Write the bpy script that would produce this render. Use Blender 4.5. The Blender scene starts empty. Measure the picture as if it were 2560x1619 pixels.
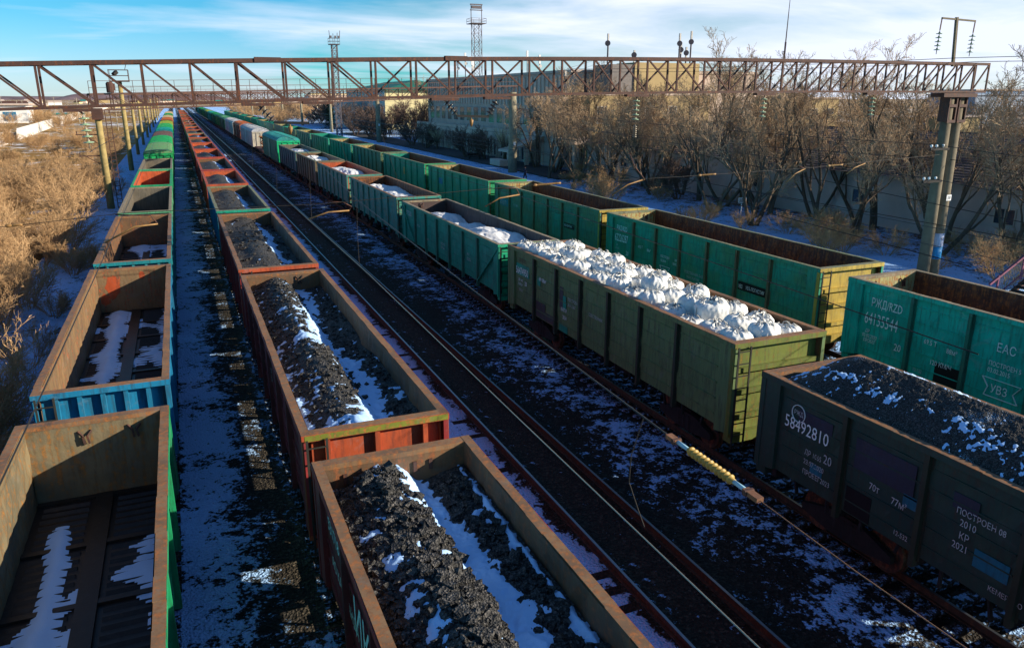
import bpy, math, random
import numpy as np
from mathutils import Vector, Matrix
R = math.radians
S = bpy.context.scene
COL = S.collection
random.seed(7)

# ------------------------------------------------------------------ camera
cam = bpy.data.cameras.new('camera')
camo = bpy.data.objects.new('camera', cam); COL.objects.link(camo)
camo.location = (0, 0, 9.66)
camo.rotation_euler = (R(90 - 16.474), 0, R(-22.984))
cam.sensor_width = 36; cam.lens = 36 * 1915 / 2560
cam.clip_start = 0.1; cam.clip_end = 9000
S.camera = camo
S.render.resolution_x = 1024; S.render.resolution_y = 647
S.render.engine = 'CYCLES'

# ------------------------------------------------------------------ light
SUN_EL, SUN_AZ = 20.4, 120.0          # azimuth clockwise from +Y
S.view_settings.view_transform = 'Standard'
S.view_settings.look = 'None'
S.view_settings.exposure = 0.7
S.view_settings.gamma = 1
w = bpy.data.worlds.new('World'); S.world = w; w.use_nodes = True
nt = w.node_tree; nt.nodes.clear()
def N(t, kind, **kw):
    n = t.nodes.new(kind)
    for k, v in kw.items():
        if k.startswith('i_'): n.inputs[int(k[2:])].default_value = v
        else: setattr(n, k, v)
    return n
def ramp(t, stops, interp='LINEAR'):
    n = t.nodes.new('ShaderNodeValToRGB'); cr = n.color_ramp; cr.interpolation = interp
    while len(cr.elements) < len(stops): cr.elements.new(0.5)
    for e, (p, c) in zip(cr.elements, stops):
        e.position = p; e.color = (c, c, c, 1) if isinstance(c, (int, float)) else (*c, 1)
    return n
sky = N(nt, 'ShaderNodeTexSky', sky_type='NISHITA', sun_disc=False)
sky.sun_elevation = R(SUN_EL); sky.sun_rotation = R(SUN_AZ)
sky.air_density = 1.0; sky.dust_density = 0.1; sky.ozone_density = 3.0
hs = N(nt, 'ShaderNodeHueSaturation'); hs.inputs['Saturation'].default_value = 1.0
tint = N(nt, 'ShaderNodeMix', data_type='RGBA', blend_type='MULTIPLY'); tint.inputs[0].default_value = 1; nt.links.new(sky.outputs[0], tint.inputs[6])
tcs = N(nt, 'ShaderNodeTexCoord'); sps = N(nt, 'ShaderNodeSeparateXYZ'); nt.links.new(tcs.outputs['Generated'], sps.inputs[0])
mz = N(nt, 'ShaderNodeMapRange'); mz.inputs['From Min'].default_value = 0.02; mz.inputs['From Max'].default_value = 0.75; nt.links.new(sps.outputs['Z'], mz.inputs['Value'])
mxx = N(nt, 'ShaderNodeMapRange'); mxx.inputs['From Min'].default_value = 0.1; mxx.inputs['From Max'].default_value = 0.7; nt.links.new(sps.outputs['X'], mxx.inputs['Value'])
mm = N(nt, 'ShaderNodeMath', operation='MAXIMUM'); nt.links.new(mz.outputs[0], mm.inputs[0]); nt.links.new(mxx.outputs[0], mm.inputs[1])
tcr = ramp(nt, [(0.0, (0.62, 0.86, 1.30)), (0.10, (0.26, 0.80, 1.08)), (0.30, (0.02, 0.66, 0.86)), (0.7, (0.70, 0.88, 1.02))]); nt.links.new(mm.outputs[0], tcr.inputs[0]); nt.links.new(tcr.outputs[0], tint.inputs[7]); nt.links.new(tint.outputs[2], hs.inputs['Color'])
tc = N(nt, 'ShaderNodeTexCoord')
sep = N(nt, 'ShaderNodeSeparateXYZ'); nt.links.new(tc.outputs['Generated'], sep.inputs[0])
zz = N(nt, 'ShaderNodeMath', operation='ADD', i_1=0.12); nt.links.new(sep.outputs['Z'], zz.inputs[0])
dx = N(nt, 'ShaderNodeMath', operation='DIVIDE'); nt.links.new(sep.outputs['X'], dx.inputs[0]); nt.links.new(zz.outputs[0], dx.inputs[1])
dy = N(nt, 'ShaderNodeMath', operation='DIVIDE'); nt.links.new(sep.outputs['Y'], dy.inputs[0]); nt.links.new(zz.outputs[0], dy.inputs[1])
cmb = N(nt, 'ShaderNodeCombineXYZ'); nt.links.new(dx.outputs[0], cmb.inputs[0]); nt.links.new(dy.outputs[0], cmb.inputs[1])
mp = N(nt, 'ShaderNodeMapping'); mp.inputs['Scale'].default_value = (0.55, 1.0, 1); mp.inputs['Rotation'].default_value = (0, 0, R(-12))
mp.inputs['Location'].default_value = (2.3, 0.7, 0)
nt.links.new(cmb.outputs[0], mp.inputs[0])
cn = N(nt, 'ShaderNodeTexNoise'); cn.inputs['Scale'].default_value = 0.85; cn.inputs['Detail'].default_value = 8
cn.inputs['Roughness'].default_value = 0.55; cn.inputs['Distortion'].default_value = 0.5
nt.links.new(mp.outputs[0], cn.inputs['Vector'])
# more cloud towards the right (east)
side = N(nt, 'ShaderNodeMapRange'); side.inputs['From Min'].default_value = -0.25; side.inputs['From Max'].default_value = 0.85
side.inputs['To Min'].default_value = -0.17; side.inputs['To Max'].default_value = 0.3
nt.links.new(sep.outputs['X'], side.inputs['Value'])
ad = N(nt, 'ShaderNodeMath', operation='ADD'); nt.links.new(cn.outputs['Fac'], ad.inputs[0]); nt.links.new(side.outputs[0], ad.inputs[1])
zf = N(nt, 'ShaderNodeMapRange'); zf.inputs['From Min'].default_value = 0.22; zf.inputs['From Max'].default_value = 0.5; zf.inputs['To Min'].default_value = 0.0; zf.inputs['To Max'].default_value = -0.5
nt.links.new(sep.outputs['Z'], zf.inputs['Value'])
yf = N(nt, 'ShaderNodeMapRange'); yf.inputs['From Min'].default_value = 0.3; yf.inputs['From Max'].default_value = -0.3; yf.inputs['To Min'].default_value = 0.0; yf.inputs['To Max'].default_value = -0.3
nt.links.new(sep.outputs['Y'], yf.inputs['Value'])
ad2 = N(nt, 'ShaderNodeMath', operation='ADD'); nt.links.new(ad.outputs[0], ad2.inputs[0]); nt.links.new(zf.outputs[0], ad2.inputs[1])
ad3 = N(nt, 'ShaderNodeMath', operation='ADD'); nt.links.new(ad2.outputs[0], ad3.inputs[0]); nt.links.new(yf.outputs[0], ad3.inputs[1])
cr = ramp(nt, [(0.44, 0.0), (0.58, 0.4), (0.76, 1.0)]); nt.links.new(ad3.outputs[0], cr.inputs[0])
bg1 = N(nt, 'ShaderNodeBackground'); bg1.inputs['Strength'].default_value = 0.088
nt.links.new(hs.outputs[0], bg1.inputs['Color'])
bg2 = N(nt, 'ShaderNodeBackground'); bg2.inputs['Color'].default_value = (0.72, 0.78, 0.92, 1); bg2.inputs['Strength'].default_value = 0.8
mx = N(nt, 'ShaderNodeMixShader'); nt.links.new(cr.outputs[0], mx.inputs[0]); nt.links.new(bg1.outputs[0], mx.inputs[1]); nt.links.new(bg2.outputs[0], mx.inputs[2])
wo = N(nt, 'ShaderNodeOutputWorld'); nt.links.new(mx.outputs[0], wo.inputs[0])

sd = bpy.data.lights.new('sun', 'SUN'); so = bpy.data.objects.new('sun', sd); COL.objects.link(so)
sd.energy = 5.0; sd.angle = R(0.5); sd.color = (1.0, 0.88, 0.70)
az, el = R(SUN_AZ), R(SUN_EL)
sdir = Vector((math.sin(az) * math.cos(el), math.cos(az) * math.cos(el), math.sin(el)))
so.rotation_euler = sdir.to_track_quat('Z', 'Y').to_euler(); so.location = (60, -40, 60)

# ------------------------------------------------------------------ materials
def mat_new(name):
    m = bpy.data.materials.new(name); m.use_nodes = True; t = m.node_tree
    b = t.nodes['Principled BSDF']; return m, t, b
def tcoord(t, scale=(1, 1, 1), rnd=True):
    tc = N(t, 'ShaderNodeTexCoord'); mp = N(t, 'ShaderNodeMapping'); mp.inputs['Scale'].default_value = scale
    if rnd:
        oi = N(t, 'ShaderNodeObjectInfo'); mu = N(t, 'ShaderNodeVectorMath', operation='SCALE'); cb = N(t, 'ShaderNodeCombineXYZ')
        for k in range(3): t.links.new(oi.outputs['Random'], cb.inputs[k])
        t.links.new(cb.outputs[0], mu.inputs[0]); mu.inputs['Scale'].default_value = 37.0
        a = N(t, 'ShaderNodeVectorMath', operation='ADD'); t.links.new(tc.outputs['Object'], a.inputs[0]); t.links.new(mu.outputs[0], a.inputs[1])
        t.links.new(a.outputs[0], mp.inputs[0])
    else: t.links.new(tc.outputs['Object'], mp.inputs[0])
    return mp
def noise(t, vec, scale, detail=4, rough=0.55, dist=0):
    n = N(t, 'ShaderNodeTexNoise'); n.inputs['Scale'].default_value = scale; n.inputs['Detail'].default_value = detail
    n.inputs['Roughness'].default_value = rough; n.inputs['Distortion'].default_value = dist
    t.links.new(vec.outputs[0], n.inputs['Vector']); return n
def mixc(t, fac, a, b):
    m = N(t, 'ShaderNodeMix', data_type='RGBA')
    if hasattr(fac, 'outputs'): t.links.new(fac.outputs[0], m.inputs[0])
    elif hasattr(fac, 'is_output'): t.links.new(fac, m.inputs[0])
    else: m.inputs[0].default_value = fac
    for x, i in ((a, 6), (b, 7)):
        if isinstance(x, tuple): m.inputs[i].default_value = (*x, 1)
        else: t.links.new(x, m.inputs[i])
    return m.outputs[2]
def bump(t, b, h, strength=0.3, dist=0.02):
    bp = N(t, 'ShaderNodeBump'); bp.inputs['Strength'].default_value = strength; bp.inputs['Distance'].default_value = dist
    t.links.new(h, bp.inputs['Height']); t.links.new(bp.outputs[0], b.inputs['Normal'])
_mc = {}
def paint(name, c, rust=0.35, rc=(0.13, 0.05, 0.022), rough=0.6, c2=None, metallic=0.0, dents=0.25):
    key = ('p', name)
    if key in _mc: return _mc[key]
    m, t, b = mat_new(name)
    v = tcoord(t); vs = tcoord(t, (2.2, 2.2, 0.28))
    n1 = noise(t, v, 1.1, 5); n2 = noise(t, vs, 5.0, 6, 0.65); n3 = noise(t, v, 9, 8, 0.75)
    cc2 = c2 or tuple(x * 0.72 for x in c)
    base = mixc(t, ramp_link(t, n1, [(0.38, 0.0), (0.62, 1.0)]), c, cc2)
    # streaky faded dirt
    base = mixc(t, ramp_link(t, n2, [(0.47, 0.0), (0.64, 0.85)]), base, tuple(x * 0.40 + 0.015 for x in c))
    n4 = noise(t, v, 2.6, 6, 0.7, 0.6); base = mixc(t, ramp_link(t, n4, [(0.56, 0.0), (0.66, 0.5)]), base, tuple(x * 0.5 + 0.13 * sum(c) + 0.02 for x in c))
    th = 0.74 - 0.42 * rust
    mul = N(t, 'ShaderNodeMath', operation='MULTIPLY_ADD', i_1=0.5); t.links.new(n3.outputs[0], mul.inputs[0]); 
    hl = N(t, 'ShaderNodeMath', operation='MULTIPLY', i_1=0.5); t.links.new(n2.outputs[0], hl.inputs[0]); t.links.new(hl.outputs[0], mul.inputs[2])
    rf = ramp(t, [(max(0.02, th - 0.05), 0.0), (th + 0.05, 1.0)]); t.links.new(mul.outputs[0], rf.inputs[0])
    rcol = mixc(t, ramp_link(t, n3, [(0.4, 0.0), (0.65, 1.0)]), rc, (rc[0] * 1.5, rc[1] * 1.35, rc[2] * 1.2))
    base = mixc(t, rf, base, rcol)
    t.links.new(base, b.inputs['Base Color']); b.inputs['Roughness'].default_value = rough; b.inputs['Metallic'].default_value = metallic
    b.inputs['Specular IOR Level'].default_value = 0.35
    hh = N(t, 'ShaderNodeMath', operation='ADD'); t.links.new(n1.outputs[0], hh.inputs[0]); 
    h3 = N(t, 'ShaderNodeMath', operation='MULTIPLY', i_1=0.06); t.links.new(n3.outputs[0], h3.inputs[0]); t.links.new(h3.outputs[0], hh.inputs[1])
    bump(t, b, hh.outputs[0], dents, 0.08)
    _mc[key] = m; return m
def ramp_link(t, n, stops):
    r = ramp(t, stops); t.links.new(n.outputs[0], r.inputs[0]); return r
def simple(name, c, rough=0.7, var=0.25, scale=3, bs=0.15, metallic=0, spec=0.3):
    key = ('s', name)
    if key in _mc: return _mc[key]
    m, t, b = mat_new(name); v = tcoord(t); n = noise(t, v, scale, 6, 0.6)
    t.links.new(mixc(t, ramp_link(t, n, [(0.3, 0.0), (0.7, 1.0)]), tuple(x * (1 + var) for x in c), tuple(x * (1 - var) for x in c)), b.inputs['Base Color'])
    b.inputs['Roughness'].default_value = rough; b.inputs['Metallic'].default_value = metallic; b.inputs['Specular IOR Level'].default_value = spec
    if bs: bump(t, b, n.outputs[0], bs, 0.02)
    _mc[key] = m; return m
def snow_mat():
    m, t, b = mat_new('snow'); v = tcoord(t, rnd=False)
    n = noise(t, v, 1.5, 5); n2 = noise(t, v, 22, 5, 0.7)
    c = mixc(t, ramp_link(t, n, [(0.3, 0.0), (0.7, 1.0)]), (0.48, 0.70, 1.0), (0.42, 0.65, 0.98))  # blue of shaded snow is put into the base colour
    c = mixc(t, ramp_link(t, n2, [(0.66, 0.0), (0.74, 0.7)]), c, (0.12, 0.12, 0.13))
    t.links.new(c, b.inputs['Base Color']); b.inputs['Roughness'].default_value = 0.6
    bump(t, b, n2.outputs[0], 0.4, 0.02); return m
def coal_mat(name='coal', sp=0.5, sc=30, snow=0.0):
    m, t, b = mat_new(name); v = tcoord(t, rnd=False)
    vo = N(t, 'ShaderNodeTexVoronoi'); vo.inputs['Scale'].default_value = sc; t.links.new(v.outputs[0], vo.inputs['Vector'])
    n = noise(t, v, sc * 0.35, 6, 0.7)
    sp_ = N(t, 'ShaderNodeSeparateColor'); t.links.new(vo.outputs['Color'], sp_.inputs[0])
    r = ramp(t, [(0.0, (0.014, 0.014, 0.014)), (0.6, (0.045, 0.044, 0.042)), (0.9, (0.10, 0.095, 0.09)), (1.0, (0.13, 0.12, 0.11))]); t.links.new(sp_.outputs[0], r.inputs[0])
    c = r.outputs[0]
    if snow:
        nn = noise(t, v, 60, 3, 0.6); nl = noise(t, v, 0.9, 5, 0.6)
        ad = N(t, 'ShaderNodeMath', operation='MULTIPLY_ADD', i_1=0.55); t.links.new(nl.outputs[0], ad.inputs[0]); 
        h = N(t, 'ShaderNodeMath', operation='MULTIPLY', i_1=0.45); t.links.new(nn.outputs[0], h.inputs[0]); t.links.new(h.outputs[0], ad.inputs[2])
        rr = ramp(t, [(snow, 0.0), (snow + 0.02, 1.0)]); t.links.new(ad.outputs[0], rr.inputs[0])
        c = mixc(t, rr, c, (0.62, 0.78, 0.97))  # snow flecks tinted with the same shade blue
    t.links.new(c, b.inputs['Base Color']); b.inputs['Roughness'].default_value = 0.62; b.inputs['Specular IOR Level'].default_value = sp * .6
    mu = N(t, 'ShaderNodeMath', operation='MULTIPLY_ADD', i_1=0.6); t.links.new(n.outputs[0], mu.inputs[0]); t.links.new(vo.outputs['Distance'], mu.inputs[2])
    bump(t, b, mu.outputs[0], 1.0, 0.03); return m
def yard_mat(name, xs, a, bb):
    """ground whose snow cover and stone colour follow the strips between the tracks (world X bands)"""
    m, t, b = mat_new(name); tc = N(t, 'ShaderNodeTexCoord'); sep = N(t, 'ShaderNodeSeparateXYZ'); t.links.new(tc.outputs['Object'], sep.inputs[0])
    class V: pass
    v = V(); v.outputs = [tc.outputs['Object']]
    wob = noise(t, v, 0.5, 3)
    wx = N(t, 'ShaderNodeMath', operation='MULTIPLY_ADD', i_1=1.1); t.links.new(wob.outputs[0], wx.inputs[0]); t.links.new(sep.outputs['X'], wx.inputs[2])
    mr = N(t, 'ShaderNodeMapRange'); mr.inputs['From Min'].default_value = a + 0.55; mr.inputs['From Max'].default_value = bb + 0.55; t.links.new(wx.outputs[0], mr.inputs['Value'])
    cov = ramp(t, [((x - a) / (bb - a), s) for x, s, _ in xs]); t.links.new(mr.outputs[0], cov.inputs[0])
    stc = ramp(t, [((x - a) / (bb - a), c) for x, _, c in xs]); t.links.new(mr.outputs[0], stc.inputs[0])
    nl = noise(t, v, 0.9, 4, 0.55); ns = noise(t, v, 4.2, 7, 0.66, 0.3); nf = noise(t, v, 15, 4, 0.6)
    vo = N(t, 'ShaderNodeTexVoronoi'); vo.inputs['Scale'].default_value = 17; t.links.new(tc.outputs['Object'], vo.inputs['Vector'])
    s1 = N(t, 'ShaderNodeMath', operation='MULTIPLY', i_1=0.28); t.links.new(nl.outputs[0], s1.inputs[0])
    s2 = N(t, 'ShaderNodeMath', operation='MULTIPLY_ADD', i_1=0.48); t.links.new(ns.outputs[0], s2.inputs[0]); t.links.new(s1.outputs[0], s2.inputs[2])
    s3 = N(t, 'ShaderNodeMath', operation='MULTIPLY_ADD', i_1=0.24); t.links.new(nf.outputs[0], s3.inputs[0]); t.links.new(s2.outputs[0], s3.inputs[2])
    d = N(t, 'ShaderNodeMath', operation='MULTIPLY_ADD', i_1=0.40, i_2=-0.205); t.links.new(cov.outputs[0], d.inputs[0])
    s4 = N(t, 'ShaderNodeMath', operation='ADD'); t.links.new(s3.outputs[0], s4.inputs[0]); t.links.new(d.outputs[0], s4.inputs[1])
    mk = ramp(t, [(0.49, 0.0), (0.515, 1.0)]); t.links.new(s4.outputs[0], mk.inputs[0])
    sc_ = N(t, 'ShaderNodeSeparateColor'); t.links.new(vo.outputs['Color'], sc_.inputs[0])
    vr = ramp(t, [(0.0, 0.35), (0.8, 1.0), (1.0, 2.2)]); t.links.new(sc_.outputs[0], vr.inputs[0])
    mul = N(t, 'ShaderNodeMix', data_type='RGBA', blend_type='MULTIPLY'); mul.inputs[0].default_value = 1
    t.links.new(stc.outputs[0], mul.inputs[6]); t.links.new(vr.outputs[0], mul.inputs[7])
    c = mixc(t, mk, mul.outputs[2], (0.38, 0.62, 1.0))  # snow tone carries the blue of shade in its colour
    t.links.new(c, b.inputs['Base Color']); b.inputs['Roughness'].default_value = 0.8; b.inputs['Specular IOR Level'].default_value = 0.2
    hm = N(t, 'ShaderNodeMath', operation='MULTIPLY_ADD', i_1=0.9); t.links.new(mk.outputs[0], hm.inputs[0]); t.links.new(vo.outputs['Distance'], hm.inputs[2])
    h2 = N(t, 'ShaderNodeMath', operation='MULTIPLY_ADD', i_1=0.8); t.links.new(ns.outputs[0], h2.inputs[0]); t.links.new(hm.outputs[0], h2.inputs[2])
    bump(t, b, h2.outputs[0], 1.0, 0.06); return m
def steppe_mat():
    m, t, b = mat_new('dry_steppe'); v = tcoord(t, rnd=False)
    n1 = noise(t, v, 0.02, 6, 0.6); n2 = noise(t, v, 0.25, 7, 0.65); n3 = noise(t, v, 3, 5, 0.7)
    c = mixc(t, ramp_link(t, n3, [(0.3, 0.0), (0.7, 1.0)]), (0.42, 0.25, 0.075), (0.22, 0.12, 0.04))
    c = mixc(t, ramp_link(t, n1, [(0.45, 0.0), (0.62, 0.8)]), c, (0.30, 0.21, 0.10))
    s = N(t, 'ShaderNodeMath', operation='MULTIPLY_ADD', i_1=0.35); t.links.new(n1.outputs[0], s.inputs[0])
    s2 = N(t, 'ShaderNodeMath', operation='MULTIPLY', i_1=0.65); t.links.new(n2.outputs[0], s2.inputs[0]); t.links.new(s2.outputs[0], s.inputs[2])
    c = mixc(t, ramp_link(t, s, [(0.535, 0.0), (0.575, 1.0)]), c, (0.76, 0.78, 0.84))
    t.links.new(c, b.inputs['Base Color']); b.inputs['Roughness'].default_value = 0.9; b.inputs['Specular IOR Level'].default_value = 0.1
    bump(t, b, n3.outputs[0], 0.8, 0.15); return m

M_SNOW = snow_mat()
M_COAL = coal_mat()
M_PELLET = coal_mat('coal_fines', 0.25, 48, 0.60)
M_CONC = simple('weathered_concrete', (0.16, 0.13, 0.085), 0.85, 0.2, 2.5)
M_CONC2 = simple('pale_concrete', (0.36, 0.31, 0.24), 0.85, 0.25, 1.2)
M_STEEL = paint('rusted_brown_steel', (0.085, 0.042, 0.033), 0.45, (0.11, 0.04, 0.02), 0.75)
M_DARK = simple('dark_underframe', (0.018, 0.016, 0.015), 0.75, 0.4, 6)
M_RAILSIDE = paint('rusty_rail', (0.055, 0.032, 0.02), 0.5, (0.08, 0.04, 0.022), 0.75)
M_RAILTOP = simple('polished_rail_head', (0.30, 0.30, 0.31), 0.34, 0.1, 3, 0, 0.9, 0.6)
M_WIRE = simple('wire', (0.05, 0.045, 0.04), 0.5, 0.1, 3, 0, 0.6)
M_WIREL = simple('bright_wire', (0.30, 0.26, 0.2), 0.4, 0.1, 3, 0, 0.8)
M_GLASS = simple('green_glass_disc', (0.28, 0.42, 0.26), 0.15, 0.1, 3, 0, 0, 0.7)
M_PORC = simple('dark_porcelain', (0.035, 0.03, 0.032), 0.12, 0.1, 3, 0, 0, 0.8)
M_WHITE = simple('white_paint', (0.75, 0.75, 0.73), 0.6, 0.08, 3, 0.05)
def letter(name, c, th):
    m, t, b = mat_new(name); v = tcoord(t, rnd=False); n = noise(t, v, 9, 7, .75); b.inputs['Base Color'].default_value = (*c, 1); b.inputs['Roughness'].default_value = .85
    t.links.new(ramp_link(t, n, [(th, 1.0), (th + .06, 0.0)]).outputs[0], b.inputs['Alpha']); return m
M_LETTER = letter('stencil_white', (0.85, 0.85, 0.80), .62); M_LETTERD = letter('stencil_grey', (0.50, 0.51, 0.48), .56); _x = simple('stencil_white_b', (0.85, 0.85, 0.78), 0.8, 0.3, 9, 0)
_y = simple('stencil_grey_b', (0.5, 0.51, 0.48), 0.8, 0.3, 9, 0)
M_BLACK = simple('black_paint', (0.008, 0.008, 0.009), 0.6, 0.2, 3, 0)
M_OCHRE = simple('ochre_tube', (0.26, 0.145, 0.05), 0.5, 0.25, 6, 0.1)
M_RED = simple('red_paint', (0.42, 0.05, 0.04), 0.6, 0.15)
M_GLASSW = simple('window_glass', (0.03, 0.04, 0.05), 0.08, 0.2, 1, 0, 0, 0.8)

# ------------------------------------------------------------------ mesh helpers
class MB:
    def __init__(s): s.v = []; s.f = []; s.m = []
    def add(s, vs, fs, m=0):
        o = len(s.v); s.v += [tuple(p) for p in vs]; s.f += [tuple(i + o for i in f) for f in fs]; s.m += [m] * len(fs); return s
    def box(s, x0, x1, y0, y1, z0, z1, m=0):
        vs = [(x0, y0, z0), (x1, y0, z0), (x1, y1, z0), (x0, y1, z0), (x0, y0, z1), (x1, y0, z1), (x1, y1, z1), (x0, y1, z1)]
        return s.add(vs, [(0, 3, 2, 1), (4, 5, 6, 7), (0, 1, 5, 4), (1, 2, 6, 5), (2, 3, 7, 6), (3, 0, 4, 7)], m)
    def bar(s, p, q, a, b, m=0, up=(0, 0, 1)):
        p, q = Vector(p), Vector(q); d = (q - p).normalized(); u = Vector(up)
        if abs(d.dot(u)) > 0.98: u = Vector((0, 1, 0))
        r = d.cross(u).normalized(); u = r.cross(d)
        r *= a / 2; u *= b / 2
        vs = [p - r - u, p + r - u, p + r + u, p - r + u, q - r - u, q + r - u, q + r + u, q - r + u]
        return s.add(vs, [(0, 1, 2, 3), (7, 6, 5, 4), (0, 4, 5, 1), (1, 5, 6, 2), (2, 6, 7, 3), (3, 7, 4, 0)], m)
    def tube(s, pts, r, n=6, m=0, caps=True):
        pts = [Vector(p) for p in pts]; k = len(pts); rs = r if isinstance(r, (list, tuple)) else [r] * k
        o = len(s.v)
        for i, p in enumerate(pts):
            d = (pts[min(i + 1, k - 1)] - pts[max(i - 1, 0)]).normalized()
            u = Vector((0, 0, 1)) if abs(d.z) < 0.9 else Vector((1, 0, 0))
            a = d.cross(u).normalized(); b = d.cross(a)
            for j in range(n):
                t = 2 * math.pi * j / n; s.v.append(tuple(p + (a * math.cos(t) + b * math.sin(t)) * rs[i]))
        for i in range(k - 1):
            for j in range(n):
                j2 = (j + 1) % n; s.f.append((o + i * n + j, o + i * n + j2, o + (i + 1) * n + j2, o + (i + 1) * n + j)); s.m.append(m)
        if caps:
            s.f.append(tuple(o + j for j in range(n))[::-1]); s.m.append(m)
            s.f.append(tuple(o + (k - 1) * n + j for j in range(n))); s.m.append(m)
        return s
    def lathe(s, c, axis, prof, n=14, m=0):
        """prof: list of (distance along axis, radius)"""
        c, d = Vector(c), Vector(axis).normalized()
        return s.tube_prof(c, d, prof, n, m)
    def tube_prof(s, c, d, prof, n, m):
        u = Vector((0, 0, 1)) if abs(d.z) < 0.9 else Vector((1, 0, 0)); a = d.cross(u).normalized(); b = d.cross(a); o = len(s.v)
        for t0, r in prof:
            for j in range(n):
                t = 2 * math.pi * j / n; s.v.append(tuple(c + d * t0 + (a * math.cos(t) + b * math.sin(t)) * r))
        for i in range(len(prof) - 1):
            for j in range(n):
                j2 = (j + 1) % n; s.f.append((o + i * n + j, o + i * n + j2, o + (i + 1) * n + j2, o + (i + 1) * n + j)); s.m.append(m)
        s.f.append(tuple(o + j for j in range(n))[::-1]); s.m.append(m)
        s.f.append(tuple(o + (len(prof) - 1) * n + j for j in range(n))); s.m.append(m)
        return s
    def build(s, name, mats, parent=None, smooth=False, loc=None):
        me = bpy.data.meshes.new(name); me.from_pydata(s.v, [], s.f)
        if not isinstance(mats, (list, tuple)): mats = [mats]
        for x in mats: me.materials.append(x)
        if len(mats) > 1: me.polygons.foreach_set('material_index', s.m)
        if smooth: me.polygons.foreach_set('use_smooth', [True] * len(s.f))
        me.update()
        return link(name, me, parent, loc)
def link(name, me, parent=None, loc=None):
    o = bpy.data.objects.new(name, me); COL.objects.link(o)
    if parent: o.parent = parent
    if loc: o.location = loc
    return o
def tag(o, label=None, cat=None, group=None, kind=None):
    if label: o['label'] = label
    if cat: o['category'] = cat
    if group: o['group'] = group
    if kind: o['kind'] = kind
    return o
def thing(name, label, cat, loc=(0, 0, 0), rz=0, group=None):
    o = bpy.data.objects.new(name, None); COL.objects.link(o); o.location = loc; o.rotation_euler = (0, 0, rz)
    o.empty_display_size = 0.2
    return tag(o, label, cat, group)
def kids(o): return [c for c in KID.get(o.name, [])]
KID = {}
def reg(root):
    """remember children once, so copies never scan the scene"""
    KID[root.name] = list(root.children)
    for c in root.children: KID[c.name] = list(c.children)
def dup(root, loc, rz=0, label=None, scale=None, group=None):
    r = root.copy(); COL.objects.link(r); r.location = loc; r.rotation_euler = (0, 0, rz)
    if scale: r.scale = scale if isinstance(scale, (tuple, list)) else (scale,) * 3
    if label: r['label'] = label
    if group: r['group'] = group
    for ch in KID.get(root.name, []):
        c = ch.copy(); COL.objects.link(c); c.parent = r
        for g in KID.get(ch.name, []):
            d = g.copy(); COL.objects.link(d); d.parent = c
    return r

# ---- numpy value noise
def vnoise(x, y, seed=0):
    xi = np.floor(x).astype(np.int64); yi = np.floor(y).astype(np.int64); xf = x - xi; yf = y - yi
    def h(a, b):
        n = (a * 374761393 + b * 668265263 + seed * 1274126177) & 0x7fffffff
        n = ((n ^ (n >> 13)) * 1274126177) & 0x7fffffff
        return ((n ^ (n >> 16)) & 0xffff) / 65535.0
    u = xf * xf * (3 - 2 * xf); v = yf * yf * (3 - 2 * yf)
    return (h(xi, yi) * (1 - u) + h(xi + 1, yi) * u) * (1 - v) + (h(xi, yi + 1) * (1 - u) + h(xi + 1, yi + 1) * u) * v
def fbm(x, y, seed=0, o=4, g=0.5):
    s = 0; a = 1; t = 0
    for k in range(o): s = s + a * vnoise(x * 2 ** k, y * 2 ** k, seed + k * 17); t += a; a *= g
    return s / t
def grid_mesh(name, X, Y, Z, keep, mats, parent=None, smooth=True):
    ny, nx = Z.shape
    idx = np.arange(ny * nx).reshape(ny, nx)
    q = np.stack([idx[:-1, :-1], idx[:-1, 1:], idx[1:, 1:], idx[1:, :-1]], -1).reshape(-1, 4)
    if keep is not None:
        k = keep.reshape(-1); q = q[k[q].any(1)]
    if len(q) == 0: return None
    used, inv = np.unique(q, return_inverse=True); q = inv.reshape(-1, 4)
    P = np.stack([X.reshape(-1), Y.reshape(-1), Z.reshape(-1)], -1)[used]
    me = bpy.data.meshes.new(name); me.from_pydata(P.tolist(), [], q.tolist())
    me.materials.append(mats)
    if smooth: me.polygons.foreach_set('use_smooth', [True] * len(me.polygons))
    return link(name, me, parent)

# ------------------------------------------------------------------ setting: ground
g = MB(); g.add([(-3500, -300, -0.36), (3500, -300, -0.36), (3500, 5000, -0.36), (-3500, 5000, -0.36)], [(0, 1, 2, 3)])
tag(g.build('ground', steppe_mat()), kind='structure')
dk = (0.027, 0.022, 0.018)
bands = [(-9.0, 0.72, (0.10, 0.07, 0.04)), (-5.6, 0.66, (0.05, 0.04, 0.03)), (-4.6, 0.5, dk), (-3.9, 0.30, dk), (-1.3, 0.35, dk), (-0.9, 0.70, dk), (0.05, 0.60, (0.02, 0.02, 0.02)),
         (0.7, 0.44, (0.02, 0.02, 0.019)), (1.35, 0.30, (0.055, 0.045, 0.032)), (1.7, 0.50, (0.10, 0.085, 0.055)), (2.3, 0.25, dk), (4.3, 0.3, dk), (5.2, 0.62, (0.05, 0.04, 0.035)), (6.2, 0.8, (0.05, 0.04, 0.035)),
         (7.45, 0.70, (0.05, 0.035, 0.03)), (7.75, 0.27, (0.032, 0.024, 0.018)), (9.2, 0.26, (0.032, 0.024, 0.018)), (9.9, 0.33, (0.028, 0.022, 0.018)), (10.7, 0.40, dk),
         (11.7, 0.50, dk), (12.4, 0.50, dk), (13.0, 0.42, dk), (15, 0.3, dk), (17, 0.45, dk), (20, 0.35, dk), (24.5, 0.5, dk), (27, 0.7, (0.08, 0.06, 0.045))]
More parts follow.
